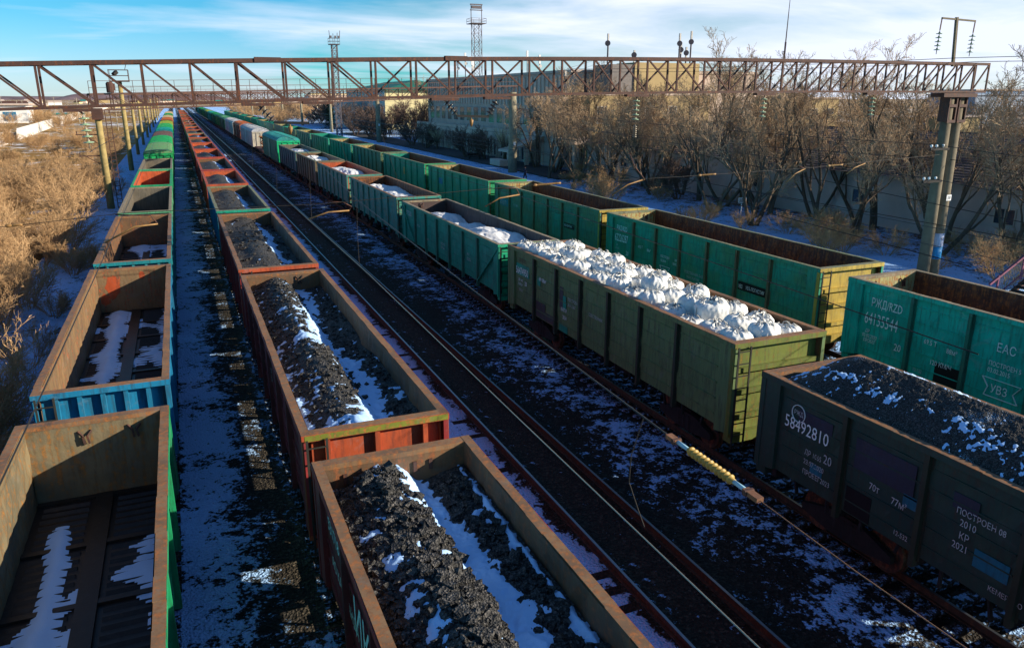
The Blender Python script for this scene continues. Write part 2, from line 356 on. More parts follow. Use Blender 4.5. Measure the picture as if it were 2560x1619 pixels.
g = MB(); g.add([(-9, -30, -0.354), (27, -30, -0.354), (27, 900, -0.354), (-9, 900, -0.354)], [(0, 1, 2, 3)])
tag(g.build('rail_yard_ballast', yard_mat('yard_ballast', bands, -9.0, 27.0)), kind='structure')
gr = (0.16, 0.10, 0.045)
b2 = [(27, 0.72, (0.07, 0.05, 0.04)), (33, 0.80, (0.05, 0.045, 0.04)), (39, 0.78, (0.06, 0.05, 0.04)), (43, 0.62, gr), (50, 0.52, gr), (60, 0.5, (0.1, 0.09, 0.08)), (75, 0.5, (0.1, 0.09, 0.08))]
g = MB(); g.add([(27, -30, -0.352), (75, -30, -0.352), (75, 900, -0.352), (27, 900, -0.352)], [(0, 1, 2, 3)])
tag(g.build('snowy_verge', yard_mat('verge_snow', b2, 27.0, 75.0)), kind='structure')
# asphalt platform by the station building
g = MB(); g.box(43.5, 50.0, 88, 230, -0.33, -0.20)
tag(g.build('platform', simple('dark_asphalt', (0.045, 0.043, 0.045), 0.85, 0.3, 1.0)), kind='structure')

# hills
def hill(name, x0, x1, y, h, seed, colr):
    xs = np.linspace(x0, x1, 90); ys = np.linspace(y, y + 500, 12); X, Y = np.meshgrid(xs, ys)
    u = (X - x0) / (x1 - x0); e = np.clip(u / 0.16, 0, 1) * np.clip((1 - u) / 0.3, 0, 1); e = e * e * (3 - 2 * e)
    d = np.clip((Y - y) / 120, 0, 1); Z = -1 + h * e ** 0.6 * (d ** 0.7) * (0.82 + 0.3 * fbm(X / 90, Y / 90, seed)) + 0
    o = grid_mesh(name, X, Y, Z, None, colr); tag(o, kind='structure')
mh = simple('bare_hillside', (0.17, 0.12, 0.13), 0.95, 0.45, 0.015, 0)
hill('hills', -440, 260, 3400, 24, 3, mh)
hill('distant_hills', -900, -250, 3600, 14, 5, mh)
hill('distant_hills', 400, 2200, 3900, 12, 9, mh)

# ------------------------------------------------------------------ tracks
def track(xc, label, vis0, vis1, sleepers, sink=0):
    t = thing('railway_track', label, 'railway track', (xc, 0, 0))
    for s in (-1, 1):
        b = MB(); x = s * 0.80
        b.box(x - 0.075, x + 0.075, -30, 620, -0.19, -0.165, 0); b.box(x - 0.012, x + 0.012, -30, 620, -0.165, -0.04, 0)
        b.box(x - 0.036, x + 0.036, -30, 620, -0.04, -0.006, 0); b.box(x - 0.030, x + 0.030, -30, 620, -0.006, 0.0, 1)
        b.build('rail', [M_RAILSIDE, M_RAILTOP], t)
    sb = MB().box(-1.35, 1.35, -0.13, 0.13, -0.31 - sink, -0.20 - sink, 0)
    first = None; y = vis0
    for k in range(sleepers):
        if first is None: first = sb.build('sleeper', M_SLEEP, t); first.location = (0, y, 0); o = first
        else:
            o = first.copy(); COL.objects.link(o); o.location = (random.uniform(-.03, .03), y, random.uniform(-.012, .006)); o.rotation_euler = (0, 0, random.uniform(-.012, .012))
        y += 0.6
    b = MB()
    while y < vis1: b.box(-1.35, 1.35, y - 0.13, y + 0.13, -0.31 - sink, -0.205 - sink); y += 0.6
    tag(b.build('sleepers', M_SLEEP, t), kind='stuff')
    return t
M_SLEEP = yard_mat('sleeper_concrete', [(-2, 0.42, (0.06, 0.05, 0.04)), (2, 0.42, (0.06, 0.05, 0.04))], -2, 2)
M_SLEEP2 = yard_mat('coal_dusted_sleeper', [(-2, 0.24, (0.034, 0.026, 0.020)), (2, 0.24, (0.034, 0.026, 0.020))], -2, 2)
track(-2.33, 'track carrying the leftmost train of empty wagons', -3, 300, 30)
track(3.05, 'track under the train of coal wagons left of the empty line', 2, 420, 60)
_s = M_SLEEP; M_SLEEP = M_SLEEP2
track(8.47, 'empty track with two clear shining rails and no train on it', 3, 560, 100, 0.157)
M_SLEEP = _s
track(13.95, 'track under the train with the wagon of white bags', 4, 420, 60)
track(22.2, 'track under the rightmost train of empty green wagons', 2, 300, 20)

# ------------------------------------------------------------------ wagons
def bogie(parent, y, full, hide=False):
    b = MB()
    for s in (-1, 1):
        x = s * 1.02
        b.add([(x - .06, y - 1.25, .55), (x + .06, y - 1.25, .55), (x + .06, y - 1.25, .38), (x - .06, y - 1.25, .38),
               (x - .06, y - .45, .80), (x + .06, y - .45, .80), (x + .06, y - .4, .25), (x - .06, y - .4, .25),
               (x - .06, y + .45, .80), (x + .06, y + .45, .80), (x + .06, y + .4, .25), (x - .06, y + .4, .25),
               (x - .06, y + 1.25, .55), (x + .06, y + 1.25, .55), (x + .06, y + 1.25, .38), (x - .06, y + 1.25, .38)],
              [(0, 1, 2, 3), (0, 4, 5, 1), (2, 6, 7, 3), (1, 5, 6, 2), (0, 3, 7, 4), (4, 8, 9, 5), (6, 10, 11, 7), (5, 9, 10, 6), (4, 7, 11, 8),
               (8, 12, 13, 9), (10, 14, 15, 11), (9, 13, 14, 10), (8, 11, 15, 12), (12, 15, 14, 13)])
        for yy in (-.25, 0, .25): b.tube([(x, y + yy, .3), (x, y + yy, .72)], .09, 8)
    b.box(-1.0, 1.0, y - .22, y + .22, .62, .86)
    bo = b.build('bogie', M_DARK, parent)
    for yy in (-.92, .92):
        wb = MB()
        wb.tube([(-.9, y + yy, .475), (.9, y + yy, .475)], .08, 8, 0)
        for s in (-1, 1):
            wb.lathe((s * .74, y + yy, .475), (s, 0, 0), [(-.03, .51), (.02, .51), (.021, .475), (.13, .47), (.131, .40), (.12, .36), (.13, .12), (.17, .11)], 20, 1)
        wb.build('wheelset', [M_DARK, M_WHEEL], bo)
M_WHEEL = paint('wheel_steel', (0.06, 0.035, 0.02), 0.5)
def txt(s, size, mat, parent, loc, face='-x', name='lettering', align='LEFT', sx=1.0, depth=0.0):
    cu = bpy.data.curves.new('tmp', 'FONT'); cu.body = s; cu.size = size; cu.align_x = align; cu.resolution_u = 2; cu.extrude = depth
    o = bpy.data.objects.new('tmp', cu); COL.objects.link(o)
    dg = bpy.context.evaluated_depsgraph_get(); me = bpy.data.meshes.new_from_object(o.evaluated_get(dg)); bpy.data.objects.remove(o); bpy.data.curves.remove(cu)
    me.name = name; me.materials.clear(); me.materials.append(mat)
    if face == '-x': M = Matrix(((0, 0, -1, 0), (-1, 0, 0, 0), (0, 1, 0, 0), (0, 0, 0, 1)))
    elif face == '-y': M = Matrix(((1, 0, 0, 0), (0, 0, -1, 0), (0, 1, 0, 0), (0, 0, 0, 1)))
    else: M = Matrix.Identity(4)
    me.transform(M @ Matrix.Diagonal((sx, 1, 1, 1)))
    return link(name, me, parent, loc)
def gondola(x0, x1, y0, y1, H, out, inn, rim, label, lod=0, zb=1.18, endm=None, postm=None, endstyle=0, floor=None, brace=False, name='open_wagon', groupn=None, strip=0.62, cap=0.11, farm=None):
    w_ = x1 - x0; L = y1 - y0; hw = w_ / 2
    t = thing(name, label, 'wagon', ((x0 + x1) / 2, y0, 0), 0, groupn)
    th = 0.07; postm = postm or out; endm = endm or out; floor = floor or inn; farm = farm or inn
    post = 0.11                              # depth of the outer posts
    zf = zb + 0.12; n = 7; pw = (L - 2 * strip) / n; rng = random.Random(hash(label) & 0xffff if False else int(y0 * 10 + x0 * 7))
    # sides: outer sheet with swages, inner sheet
    for s in (-1, 1):
        b = MB(); xo = s * (hw - post); xi = s * (hw - post - th)
        a, c = (xo, xi) if xo < xi else (xi, xo)
        if lod == 0:
            # wavy (dented) sheets built as a grid
            ny, nz = 60, 6
            for lay, xx, mi in ((0, xo, 0), (1, xi, 1)):
                o = len(b.v)
                for j in range(nz + 1):
                    for i in range(ny + 1):
                        yy = L * i / ny; z = zb + (H - 0.02 - zb) * j / nz
                        d = 0.0 if i in (0, ny) or j in (0, nz) else (0.030 if lay else 0.018) * (rng.random() - .5) * 2
                        b.v.append((xx + d, yy, z))
                for j in range(nz):
                    for i in range(ny):
                        q = (o + j * (ny + 1) + i, o + j * (ny + 1) + i + 1, o + (j + 1) * (ny + 1) + i + 1, o + (j + 1) * (ny + 1) + i)
                        b.f.append(q if (s * (1 if lay == 0 else -1)) > 0 else q[::-1]); b.m.append(mi)
            # swage lines on the outside
            for z in np.linspace(zb + 0.28, H - 0.42, 5):
                xa, xb_ = (xo, xo + s * 0.028) if s > 0 else (xo + s * 0.028, xo)
                for k in range(n):
                    ya = strip + pw * k + 0.12; b.box(xa, xb_, ya, ya + pw - 0.24, z, z + 0.03, 0)
        else:
            b.box(a, c, 0, L, zb, H - 0.02, 1)
            xa = xo; o = len(b.v)
            b.add([(xo + s * .006, 0, zb), (xo + s * .006, L, zb), (xo + s * .006, L, H - .02), (xo + s * .006, 0, H - .02)], [(0, 1, 2, 3) if s > 0 else (3, 2, 1, 0)], 0)
            if lod == 1:
                for k in range(1, n):
                    yy = strip + pw * k; b.box(min(s * (hw - .0), s * (hw - post - .01)), max(s * (hw - .0), s * (hw - post - .01)), yy - .07, yy + .07, zb - .15, H - .1, 0)
        b.build('side_wall', [out, inn], t, False)
        # corner strips (proud plates at both ends)
        if lod < 2:
            for ya, yb in ((0.0, strip), (L - strip, L)):
                b = MB(); xa, xb_ = sorted((s * (hw - 0.02), s * (hw - post - 0.004)))
                b.add([(xa, ya, zb + (.0 if 1 else 0)), (xb_, ya, zb), (xb_, yb, zb - .12), (xa, yb, zb - .12), (xa, ya, H - .1), (xb_, ya, H - .1), (xb_, yb, H - .1), (xa, yb, H - .1)],
                      [(0, 3, 2, 1), (4, 5, 6, 7), (0, 1, 5, 4), (1, 2, 6, 5), (2, 3, 7, 6), (3, 0, 4, 7)])
                b.build('corner_plate', out, t)
        if lod == 0:
            for k in range(1, n):
                yy = strip + pw * k; b = MB(); xa, xb_ = sorted((s * (hw - .0), s * (hw - post - .015)))
                # hat-section post: web and two flanges
                b.box(xa, xb_, yy - .055, yy + .055, zb - .22, H - .12)
                fx, fy = sorted((s * (hw - post - .016), s * (hw - post + .012)))
                b.box(fx, fy, yy - .10, yy - .056, zb - .1, H - .14); b.box(fx, fy, yy + .056, yy + .10, zb - .1, H - .14)
                b.build('side_post', postm, t)
            if brace:
                for ya, yb in ((0.1, strip + pw - .1), (L - .1, L - strip - pw + .1)):
                    MB().bar((s * (hw - .03), ya, H - .25), (s * (hw - .03), yb, zb + .1), .05, .10, 0, (1, 0, 0)).build('diagonal_brace', out, t)
        # top rail
        b = MB(); xa, xb_ = sorted((s * (hw + .0), s * (hw - .17)))
        if lod == 0:
            seg = 24
            for k in range(seg):
                d = rng.uniform(-.008, .008); b.box(xa + d, xb_ + d, L * k / seg, L * (k + 1) / seg - .002, H - .10, H + rng.uniform(-.004, .004), 0)
            fx, fy = sorted((s * (hw - .0), s * (hw + .012)))
            b.box(fx, fy, 0, L, H - .13, H - .012, 1)
        else:
            b.box(xa, xb_, 0, L, H - .10, H, 0); fx, fy = sorted((s * (hw - .0), s * (hw + .012))); b.box(fx, fy, 0, L, H - .13, H - .012, 1)
        b.build('top_rail', [rim, out], t)
    # ends
    for e, ye in ((-1, 0.0), (1, L)):
        em = endm if e < 0 else out
        im = inn if e < 0 else farm
        ya, yb = (0.16, 0.16 + th) if e < 0 else (L - .16 - th, L - .16)
        b = MB(); b.box(-hw + post + th, hw - post - th, ya, yb, zb, H - .02, 1)
        fo = ya - .004 if e < 0 else yb + .004
        b.add([(-hw + post, fo, zb), (hw - post, fo, zb), (hw - post, fo, H - .02), (-hw + post, fo, H - .02)], [(0, 1, 2, 3) if e < 0 else (3, 2, 1, 0)], 0)
        ew = b.build('end_wall', [em, im], t)
        b = MB(); yr = sorted((0.0 if e < 0 else L, (0.24 if e < 0 else L - .24)))
        b.box(-hw + .171, hw - .171, yr[0], yr[1], H - .10, H - .003, 0)
        fy = (-.012, 0.0) if e < 0 else (L, L + .012); b.box(-hw + .0, hw - .0, fy[0], fy[1], H - .15, H - .012, 1)
        b.build('end_rail', [rim, em], t)
        if lod < 2:
            yq = sorted((0.03 if e < 0 else L - .03, 0.155 if e < 0 else L - .155))
            if endstyle == 0:
                for z in (zb + .35, zb + 1.05, zb + 1.65):
                    if z < H - .3: MB().box(-hw + .05, hw - .05, yq[0], yq[1], z, z + .13).build('end_rib', em, t)
            else:
                for k in range(1, 6):
                    if endstyle == 2 and k in (2, 4): continue
                    xx = -hw + w_ * k / 6; MB().box(xx - .05, xx + .05, yq[0], yq[1], zb, H - .16).build('end_rib', em, t)
            for s in (-1, 1):
                xa, xb_ = sorted((s * (hw - .004), s * (hw - .10))); ys = sorted((.0 if e < 0 else L, .15 if e < 0 else L - .15))
                MB().box(xa, xb_, ys[0] + .001, ys[1], zb - .1, H - .155).build('corner_post', em, t)
            MB().box(-hw + .1, hw - .1, 0 if e < 0 else L - .3, .3 if e < 0 else L, zb - .3, zb - .005).build('buffer_beam', em if lod == 0 else M_DARK, t)
            if lod == 0:
                lx = -hw + .28 if e < 0 else hw - .28; yl = -.06 if e < 0 else L + .06
                b = MB()
                for d in (-.19, .19): b.bar((lx + d, yl, .75), (lx + d, yl, H - .1), .045, .03)
                for z in np.arange(.8, H - .2, .33): b.bar((lx - .19, yl, z), (lx + .19, yl, z), .025, .025)
                b.build('ladder', M_LADDER, t)
            b = MB(); d = -1 if e < 0 else 1; yy = 0 if e < 0 else L
            b.box(-.14, .14, min(yy, yy + d * .42), max(yy, yy + d * .42), .92, 1.12)
            b.box(-.2, .2, min(yy + d * .42, yy + d * .66), max(yy + d * .42, yy + d * .66), .86, 1.2)
            b.build('coupler', M_DARK, t)
    # floor
    b = MB(); xi = hw - post - th
    b.box(-xi, xi, .23, L - .23, zf - .06, zf, 0)
    if lod == 0 and not label.startswith('*'):
        b.box(-.17, .17, .24, L - .24, zf, zf + .07, 0)
        for k in range(8):
            yy = .3 + (L - .6) * k / 7; b.box(-xi + .01, xi - .01, yy - .07, yy + .07, zf, zf + .055, 0)
            if k < 7:
                ph = (L - .6) / 7
                for s in (-1, 1):
                    for r_ in range(7):
                        y2 = yy + .25 + (ph - .5) * r_ / 6; xa, xb_ = sorted((s * .27, s * (xi - .15)))
                        b.add([(xa, y2 - .07, zf), (xb_, y2 - .07, zf), (xb_, y2, zf + .05), (xa, y2, zf + .05), (xb_, y2 + .07, zf), (xa, y2 + .07, zf)], [(0, 1, 2, 3), (3, 2, 4, 5)], 0)
    b.build('floor', floor, t)
    if lod < 2:
        b = MB(); b.box(-.2, .2, .3, L - .3, zb - .35, zb - .07)
        for k in range(8):
            yy = .6 + (L - 1.2) * k / 7; b.box(-hw + .12, hw - .12, yy - .06, yy + .06, zb - .22, zb - .004)
        if lod == 0:
            for k in range(14):
                yy = .8 + (L - 1.6) * (k + .5) / 14
                for s in (-1, 1):
                    x = s * (hw - .16); b.bar((x, yy, zb - .01), (x + rng.uniform(-.05, .05), yy + rng.uniform(-.1, .1), zb - rng.uniform(.2, .45)), .07, .05)
            b.tube([(-.6, L * .4, .75), (-.6, L * .55, .75)], .2, 10)
        b.build('underframe', M_DARK, t)
        bogie(t, 2.5, True); bogie(t, L - 2.5, True)
    else:
        b = MB(); b.box(-hw + .5, hw - .5, .5, L - .5, .35, zb - .02); b.build('underframe', M_DARK, t)
    return t
M_LADDER = simple('ladder_iron', (0.03, 0.03, 0.025), 0.6, 0.3)

G_ = lambda n, c, **k: paint(n, c, **k)
RUSTIN = G_('rust_brown_interior', (0.17, 0.095, 0.045), rust=.45, rc=(0.20, 0.075, 0.03), c2=(0.10, 0.065, 0.04), dents=.6)
OLIVEIN = G_('olive_brown_interior', (0.20, 0.155, 0.085), rust=.45, rc=(0.20, 0.10, 0.03), c2=(0.13, 0.115, 0.075), dents=.8)
REDIN = G_('rust_red_interior', (0.22, 0.13, 0.06), rust=.35, rc=(0.38, 0.07, 0.02), c2=(0.16, 0.11, 0.06), dents=.6)
GREYIN = G_('grey_brown_interior', (0.15, 0.125, 0.09), rust=.2, c2=(0.11, 0.10, 0.08), dents=.5)
ORANGEIN = G_('orange_interior', (0.52, 0.10, 0.03), rust=.3, rc=(0.30, 0.06, 0.02), dents=.4)
DKIN = G_('dark_rust_interior', (0.095, 0.038, 0.02), rust=.5, rc=(0.20, 0.075, 0.02), c2=(0.05, 0.022, 0.015), dents=.5)
DKIN2 = G_('purple_brown_interior', (0.10, 0.065, 0.06), rust=.2, rc=(0.14, 0.06, 0.04), dents=.3)
YELIN = G_('yellowed_end_sheet', (0.42, 0.36, 0.12), rust=.5, rc=(0.26, 0.09, 0.02), c2=(0.36, 0.38, 0.2), dents=.4)
FLOOR = G_('blackened_floor', (0.022, 0.017, 0.014), rust=.3, rc=(0.05, 0.025, 0.015), dents=.2, rough=.45)
RIMB = G_('worn_brown_rail', (0.24, 0.14, 0.07), rust=.5, rc=(0.24, 0.10, 0.035), c2=(0.15, 0.09, 0.05))
RIMG = G_('worn_green_rail', (0.16, 0.20, 0.10), rust=.4, rc=(0.20, 0.10, 0.04), c2=(0.22, 0.21, 0.13))
RIMP = G_('pale_worn_rail', (0.30, 0.25, 0.16), rust=.45, rc=(0.22, 0.11, 0.05), c2=(0.22, 0.2, 0.13))
BLUE = G_('blue_paint', (0.008, 0.19, 0.36), rust=.12)
TEALB = G_('blue_teal_paint', (0.01, 0.24, 0.28), rust=.1)
GREEN = G_('bright_green_paint', (0.01, 0.30, 0.12), rust=.08)
GREENL = G_('light_green_paint', (0.10, 0.34, 0.18), rust=.15)
MAROON = G_('maroon_paint', (0.33, 0.035, 0.035), rust=.15, rc=(0.10, 0.03, 0.02))
ORANGE = G_('red_oxide_paint', (0.46, 0.085, 0.03), rust=.2, rc=(0.25, 0.07, 0.02))
OLIVE = G_('olive_green_paint', (0.13, 0.205, 0.08), rust=.22, c2=(0.11, 0.18, 0.07), rc=(0.07, 0.035, 0.03))
LIME = G_('lime_end_paint', (0.15, 0.18, 0.03), rust=.42, rc=(0.15, 0.11, 0.02), c2=(0.11, 0.145, 0.03))
TEALG = G_('teal_green_paint', (0.004, 0.31, 0.20), rust=.1)
TEAL64 = G_('fresh_teal_paint', (0.0, 0.52, 0.38), rust=.05, rc=(0.12, 0.09, 0.03))
TEAL62 = G_('weathered_teal_paint', (0.01, 0.31, 0.21), rust=.22, c2=(0.05, 0.24, 0.12))
GREENY = G_('green_yellowed_paint', (0.10, 0.20, 0.10), rust=.25, c2=(0.04, 0.22, 0.15))
DARKG = G_('dark_green_paint', (0.030, 0.062, 0.040), rust=.32, rc=(0.045, 0.035, 0.024), c2=(0.018, 0.050, 0.040))
TANTEAL = G_('teal_and_tan_paint', (0.03, 0.27, 0.22), rust=.42, rc=(0.22, 0.14, 0.05), c2=(0.05, 0.24, 0.2))
GREYOL = G_('grey_olive_paint', (0.15, 0.14, 0.085), rust=.3, rc=(0.12, 0.07, 0.04))
SLATE = G_('slate_teal_paint', (0.04, 0.14, 0.15), rust=.25)
YELEND = G_('ochre_yellow_end_paint', (0.50, 0.36, 0.06), rust=.28, rc=(0.25, 0.09, 0.02))
PD = G_('shade_dark_post_paint', (0.035, 0.045, 0.025), rust=.3, rc=(0.06, 0.03, 0.02)); PO = G_('shaded_olive_brown_post_paint', (0.12, 0.15, 0.07), rust=.4, c2=(0.16, 0.13, 0.07)); PM = G_('shaded_maroon_post_paint', (0.20, 0.03, 0.03), rust=.3); PT = G_('shaded_teal_post_paint', (0.02, 0.20, 0.13), rust=.2, c2=(0.04, 0.13, 0.09))  # posts' dark side shading put into their paint; olive-brown one is also rust
LX0, LX1, LH = -3.80, -0.85, 3.09
L = []
L.append(gondola(LX0, LX1, 2.6, 17.6, LH, GREEN, OLIVEIN, RIMB, 'nearest empty wagon of the left train, green outside with an olive-brown dented inside', 0, floor=FLOOR, farm=OLIVEIN))
L.append(gondola(LX0, LX1, 19.4, 34.0, LH, BLUE, REDIN, RIMB, 'empty wagon with a bright blue ribbed end and red-orange patches inside', 0, endstyle=1, floor=FLOOR))
L.append(gondola(LX0, LX1, 35.2, 49.4, LH, TEALB, RUSTIN, RIMB, 'empty wagon with a teal end rail and plain rusty inside, third in the left train', 0, endstyle=1, floor=FLOOR))
L.append(gondola(LX0, LX1, 51.0, 65.3, LH, GREENL, GREYIN, RIMP, 'empty wagon with grey-brown inside just before the orange-lined one', 1, floor=FLOOR))
L.append(gondola(LX0, LX1, 66.6, 80.7, LH, GREEN, ORANGEIN, G_('green_rail', (0.04, 0.36, 0.14), rust=.1), 'empty wagon with vivid orange inside and bright green rails', 1, floor=DKIN))
L.append(gondola(LX0, LX1, 82.0, 96.0, LH, GREENL, GREYIN, RIMP, 'empty grey-lined wagon coupled to the first green covered wagon', 1, floor=FLOOR))

MX0, MX1, MH = 1.55, 4.55, 3.38
Mw = []
Mw.append(gondola(MX0, MX1, -2.1, 12.9, MH, MAROON, RUSTIN, RIMB, 'nearest coal wagon, maroon with a thick worn rail and lumpy coal', 0, postm=PM))
Mw.append(gondola(MX0, MX1, 14.1, 29.3, MH, MAROON, RUSTIN, RIMB, 'maroon coal wagon with an orange-red end and a green-yellow end rail', 0, postm=PM, endm=ORANGE, endstyle=2))
Mw.append(gondola(MX0, MX1, 30.3, 45.9, MH, MAROON, RUSTIN, RIMB, 'maroon coal wagon with an orange end rail, third in the coal train', 0, endm=ORANGE))
Mw.append(gondola(MX0, MX1, 47.3, 60.9, MH, BLUE, RUSTIN, RIMG, 'blue coal wagon with a teal end rail, fourth in the coal train', 0, endm=TEALG))
Mw.append(gondola(MX0, MX1, 62.3, 74.2, MH, ORANGE, ORANGEIN, ORANGE, 'orange-railed coal wagon just beyond the blue one', 1))
Mw.append(gondola(MX0, MX1, 75.6, 90.4, MH, MAROON, RUSTIN, ORANGE, 'dark red coal wagon with orange cross rail, sixth in the coal train', 1))
Mw.append(gondola(MX0, MX1, 91.8, 106, MH, MAROON, ORANGEIN, ORANGE, 'dark red coal wagon, seventh in the coal train', 1))
RX0, RX1 = 12.43, 15.45
R0 = gondola(12.12, 15.2, -1.5, 13.4, 3.46, DARKG, GREYIN, RIMB, 'dark green grimy wagon heaped with fine coal, numbered 58492810', 0, postm=PD)
R1 = gondola(RX0, RX1, 14.8, 29.75, 3.66, OLIVE, RUSTIN, RIMB, 'olive green wagon full of white bulk bags, numbered 56474950', 0, postm=PD, endm=LIME)
R2 = gondola(RX0, RX1, 30.9, 47.0, 3.45, TEALG, DKIN2, RIMP, 'teal green wagon with diagonal end braces and white sheeting inside', 0, postm=PT, endm=G_('bright_teal_end', (0.0, 0.42, 0.22), rust=.08), brace=True)
R3 = gondola(RX0, RX1, 48.3, 62.8, 3.5, TANTEAL, DKIN, RIMB, 'faded teal wagon with tan streaks and a dark red inside', 0)
R4 = gondola(RX0, RX1, 64.3, 78.9, 3.5, TANTEAL, ORANGEIN, RIMB, 'faded teal and tan wagon with an orange-red inside', 1)
R5 = gondola(RX0, RX1, 80.3, 93.2, 3.5, GREYOL, RUSTIN, RIMG, 'grey-olive wagon with snow-white sheeting, between teal wagons', 1)
R6 = gondola(RX0, RX1, 94.6, 110.3, 3.5, SLATE, GREYIN, RIMG, 'slate teal wagon coupled to the bright green covered wagon', 1)
TX0, TX1, TH = 20.65, 23.75, 3.77
T0 = gondola(TX0, TX1, 4.0, 19.1, TH, TEAL64, DKIN, RIMP, 'fresh teal empty wagon numbered 64135544 with black square and logo', 0, postm=PT, endm=YELEND, farm=YELIN)
T1 = gondola(TX0, TX1, 20.4, 35.7, TH, TEAL62, DKIN, RIMG, 'weathered teal empty wagon numbered 62226287 with a black name plate', 0, postm=PO, endm=YELEND, farm=YELIN)
T2 = gondola(TX0, TX1, 36.5, 51.9, TH, GREENY, DKIN, RIMG, 'olive-teal empty wagon with a small black plate, behind the 62226287 wagon', 0, postm=PO, endm=YELEND, farm=YELIN)
T3 = gondola(TX0, TX1, 53.2, 68.2, TH, TEAL62, DKIN, RIMG, 'grey-teal empty wagon with yellowed far end, fourth in the right train', 1, endm=GREEN, farm=YELIN)
T4 = gondola(TX0, TX1, 69.5, 85.1, TH, TEALG, DKIN, RIMG, 'bright teal empty wagon with an orange square on its side', 1, endm=GREEN, farm=TEALG)
T5 = gondola(TX0, TX1, 86.4, 101.5, TH, GREENY, DKIN, RIMG, 'olive empty wagon with yellowed far end, sixth in the right train', 1, farm=YELIN)
# side marks
def plate(parent, x, y0, y1, z0, z1, m, name='paint_patch'):
    return MB().box(x - .004, x + .004, y0, y1, z0, z1).build(name, m, parent)
def side(parent, W, Lw, u, z, s, size, m=None, sx=0.8):
    """text on the left side; u = metres from the far end, reading towards the near end"""
    return txt(s, size, m or M_LETTER, parent, (-W / 2 + .11 - .03, Lw - u, z), '-x', 'lettering', 'LEFT', sx)
W3 = 3.1; LT = 15.1
side(T0, W3, LT, 1.0, 2.98, 'РЖД/RZD', .40, sx=.66); side(T0, W3, LT, .8, 2.35, '64135544', .58, sx=.58)
side(T0, W3, LT, .9, 2.05, 'ДР', .16); side(T0, W3, LT, .8, 1.88, '03.02.2023', .17); side(T0, W3, LT, .87, 1.72, 'ПРОБЕГ', .16)
side(T0, W3, LT, 2.1, 1.75, '20', .34)
side(T0, W3, LT, 3.15, 2.3, '69.5 Т', .22); side(T0, W3, LT, 3.95, 2.22, '88м³', .22); side(T0, W3, LT, 3.45, 1.72, '120 КМ/Ч', .22)
side(T0, W3, LT, 5.45, 2.75, 'ЕАС', .36); side(T0, W3, LT, 5.3, 2.3, 'ПОСТРОЕН 5', .19); side(T0, W3, LT, 5.3, 2.1, '03.02.2015', .19)
side(T0, W3, LT, 6.75, 2.2, 'КР', .19); side(T0, W3, LT, 6.55, 2.0, '03.02.2030', .19)
# winged logo: frame with letters
xl = -W3 / 2 + .11 - .03
def logo(par, Lw, u, z, k=1.0):
    b = MB(); P = [(u, z + .28 * k), (u + 1.15 * k, z + .28 * k), (u + .95 * k, z), (u + 1.12 * k, z - .25 * k), (u + .12 * k, z - .25 * k), (u + .2 * k, z + .02 * k)]
    for i in range(6):
        a, c = P[i], P[(i + 1) % 6]; b.bar((xl, Lw - a[0], a[1]), (xl, Lw - c[0], c[1]), .012, .045 * k, 0, (1, 0, 0))
    b.build('logo', M_LETTER, par); side(par, W3, Lw, u + .28 * k, z - .12 * k, 'УВЗ', .34 * k, sx=.8)
logo(T0, LT, 5.2, 1.65)
plate(T0, xl + .01, LT - 4.55, LT - 3.65, 1.22, 1.82, M_BLACK)
side(T0, W3, LT, 2.9, 1.32, '12-132', .15, M_LETTERD); 
L1_ = 15.3
side(T1, W3, L1_, .95, 3.0, 'РЖД/RZD', .34, sx=.66); side(T1, W3, L1_, .8, 2.42, '62226287', .56, sx=.58); side(T1, W3, L1_, .95, 2.15, 'ДР', .14, M_LETTERD); side(T1, W3, L1_, .9, 1.98, '04.2022', .16, M_LETTERD)
side(T1, W3, L1_, 1.95, 1.8, '20', .32); side(T1, W3, L1_, 3.1, 2.4, '69.5 Т', .2); side(T1, W3, L1_, 3.9, 2.35, '88м³', .2)
side(T1, W3, L1_, 5.1, 2.3, 'ПОСТРОЕН', .17); side(T1, W3, L1_, 5.15, 2.1, '02.2014', .17); side(T1, W3, L1_, 6.3, 2.3, 'КР', .16); side(T1, W3, L1_, 6.15, 2.12, '03.02.2029', .16)
logo(T1, L1_, 5.1, 1.7, .72)
side(T1, W3, L1_, 7.1, 1.95, 'СОБСТВЕННИК ОАО', .17, M_LETTERD); side(T1, W3, L1_, 7.3, 1.75, 'УВЗ-ЛОГИСТИК', .15, M_LETTERD)
plate(T1, xl + .01, L1_ - 12.5, L1_ - 10.85, 2.02, 2.38, M_BLACK, 'name_plate')
side(T1, W3, L1_, 11.35, 2.12, 'УВЗ-ЛОГИСТИК', .20, sx=.72).location.x -= .012; side(T1, W3, L1_, 10.9, 2.1, 'УВЗ', .22, sx=.6).location.x -= .012
L2_ = 15.4
plate(T2, xl + .01, L2_ - 12.3, L2_ - 11.0, 2.2, 2.5, M_BLACK, 'name_plate'); side(T2, W3, L2_, 11.05, 2.28, 'УВЗ ЛОГИСТИК', .17, sx=.75).location.x -= .012
plate(T2, xl + .01, L2_ - 2.3, L2_ - .8, 2.3, 2.8, TEALB); side(T2, W3, L2_, .9, 2.4, '60243177', .4, M_LETTERD, sx=.7).location.x -= .012
plate(T2, xl + .01, L2_ - 10.6, L2_ - 9.3, 1.5, 2.9, TEAL62)
side(T2, W3, L2_, 3.3, 2.5, '69 Т  88м³', .2, M_LETTERD)
plate(T4, -W3 / 2 + .09, 15.6 - 8.9, 15.6 - 7.9, 2.2, 2.9, G_('orange_patch', (0.45, 0.28, 0.06), rust=.2)); plate(T3, -W3 / 2 + .09, 11.2, 12.2, 2.4, 2.9, BLUE)
plate(T5, -W3 / 2 + .09, 10.9, 12.1, 1.6, 2.8, TEALB)
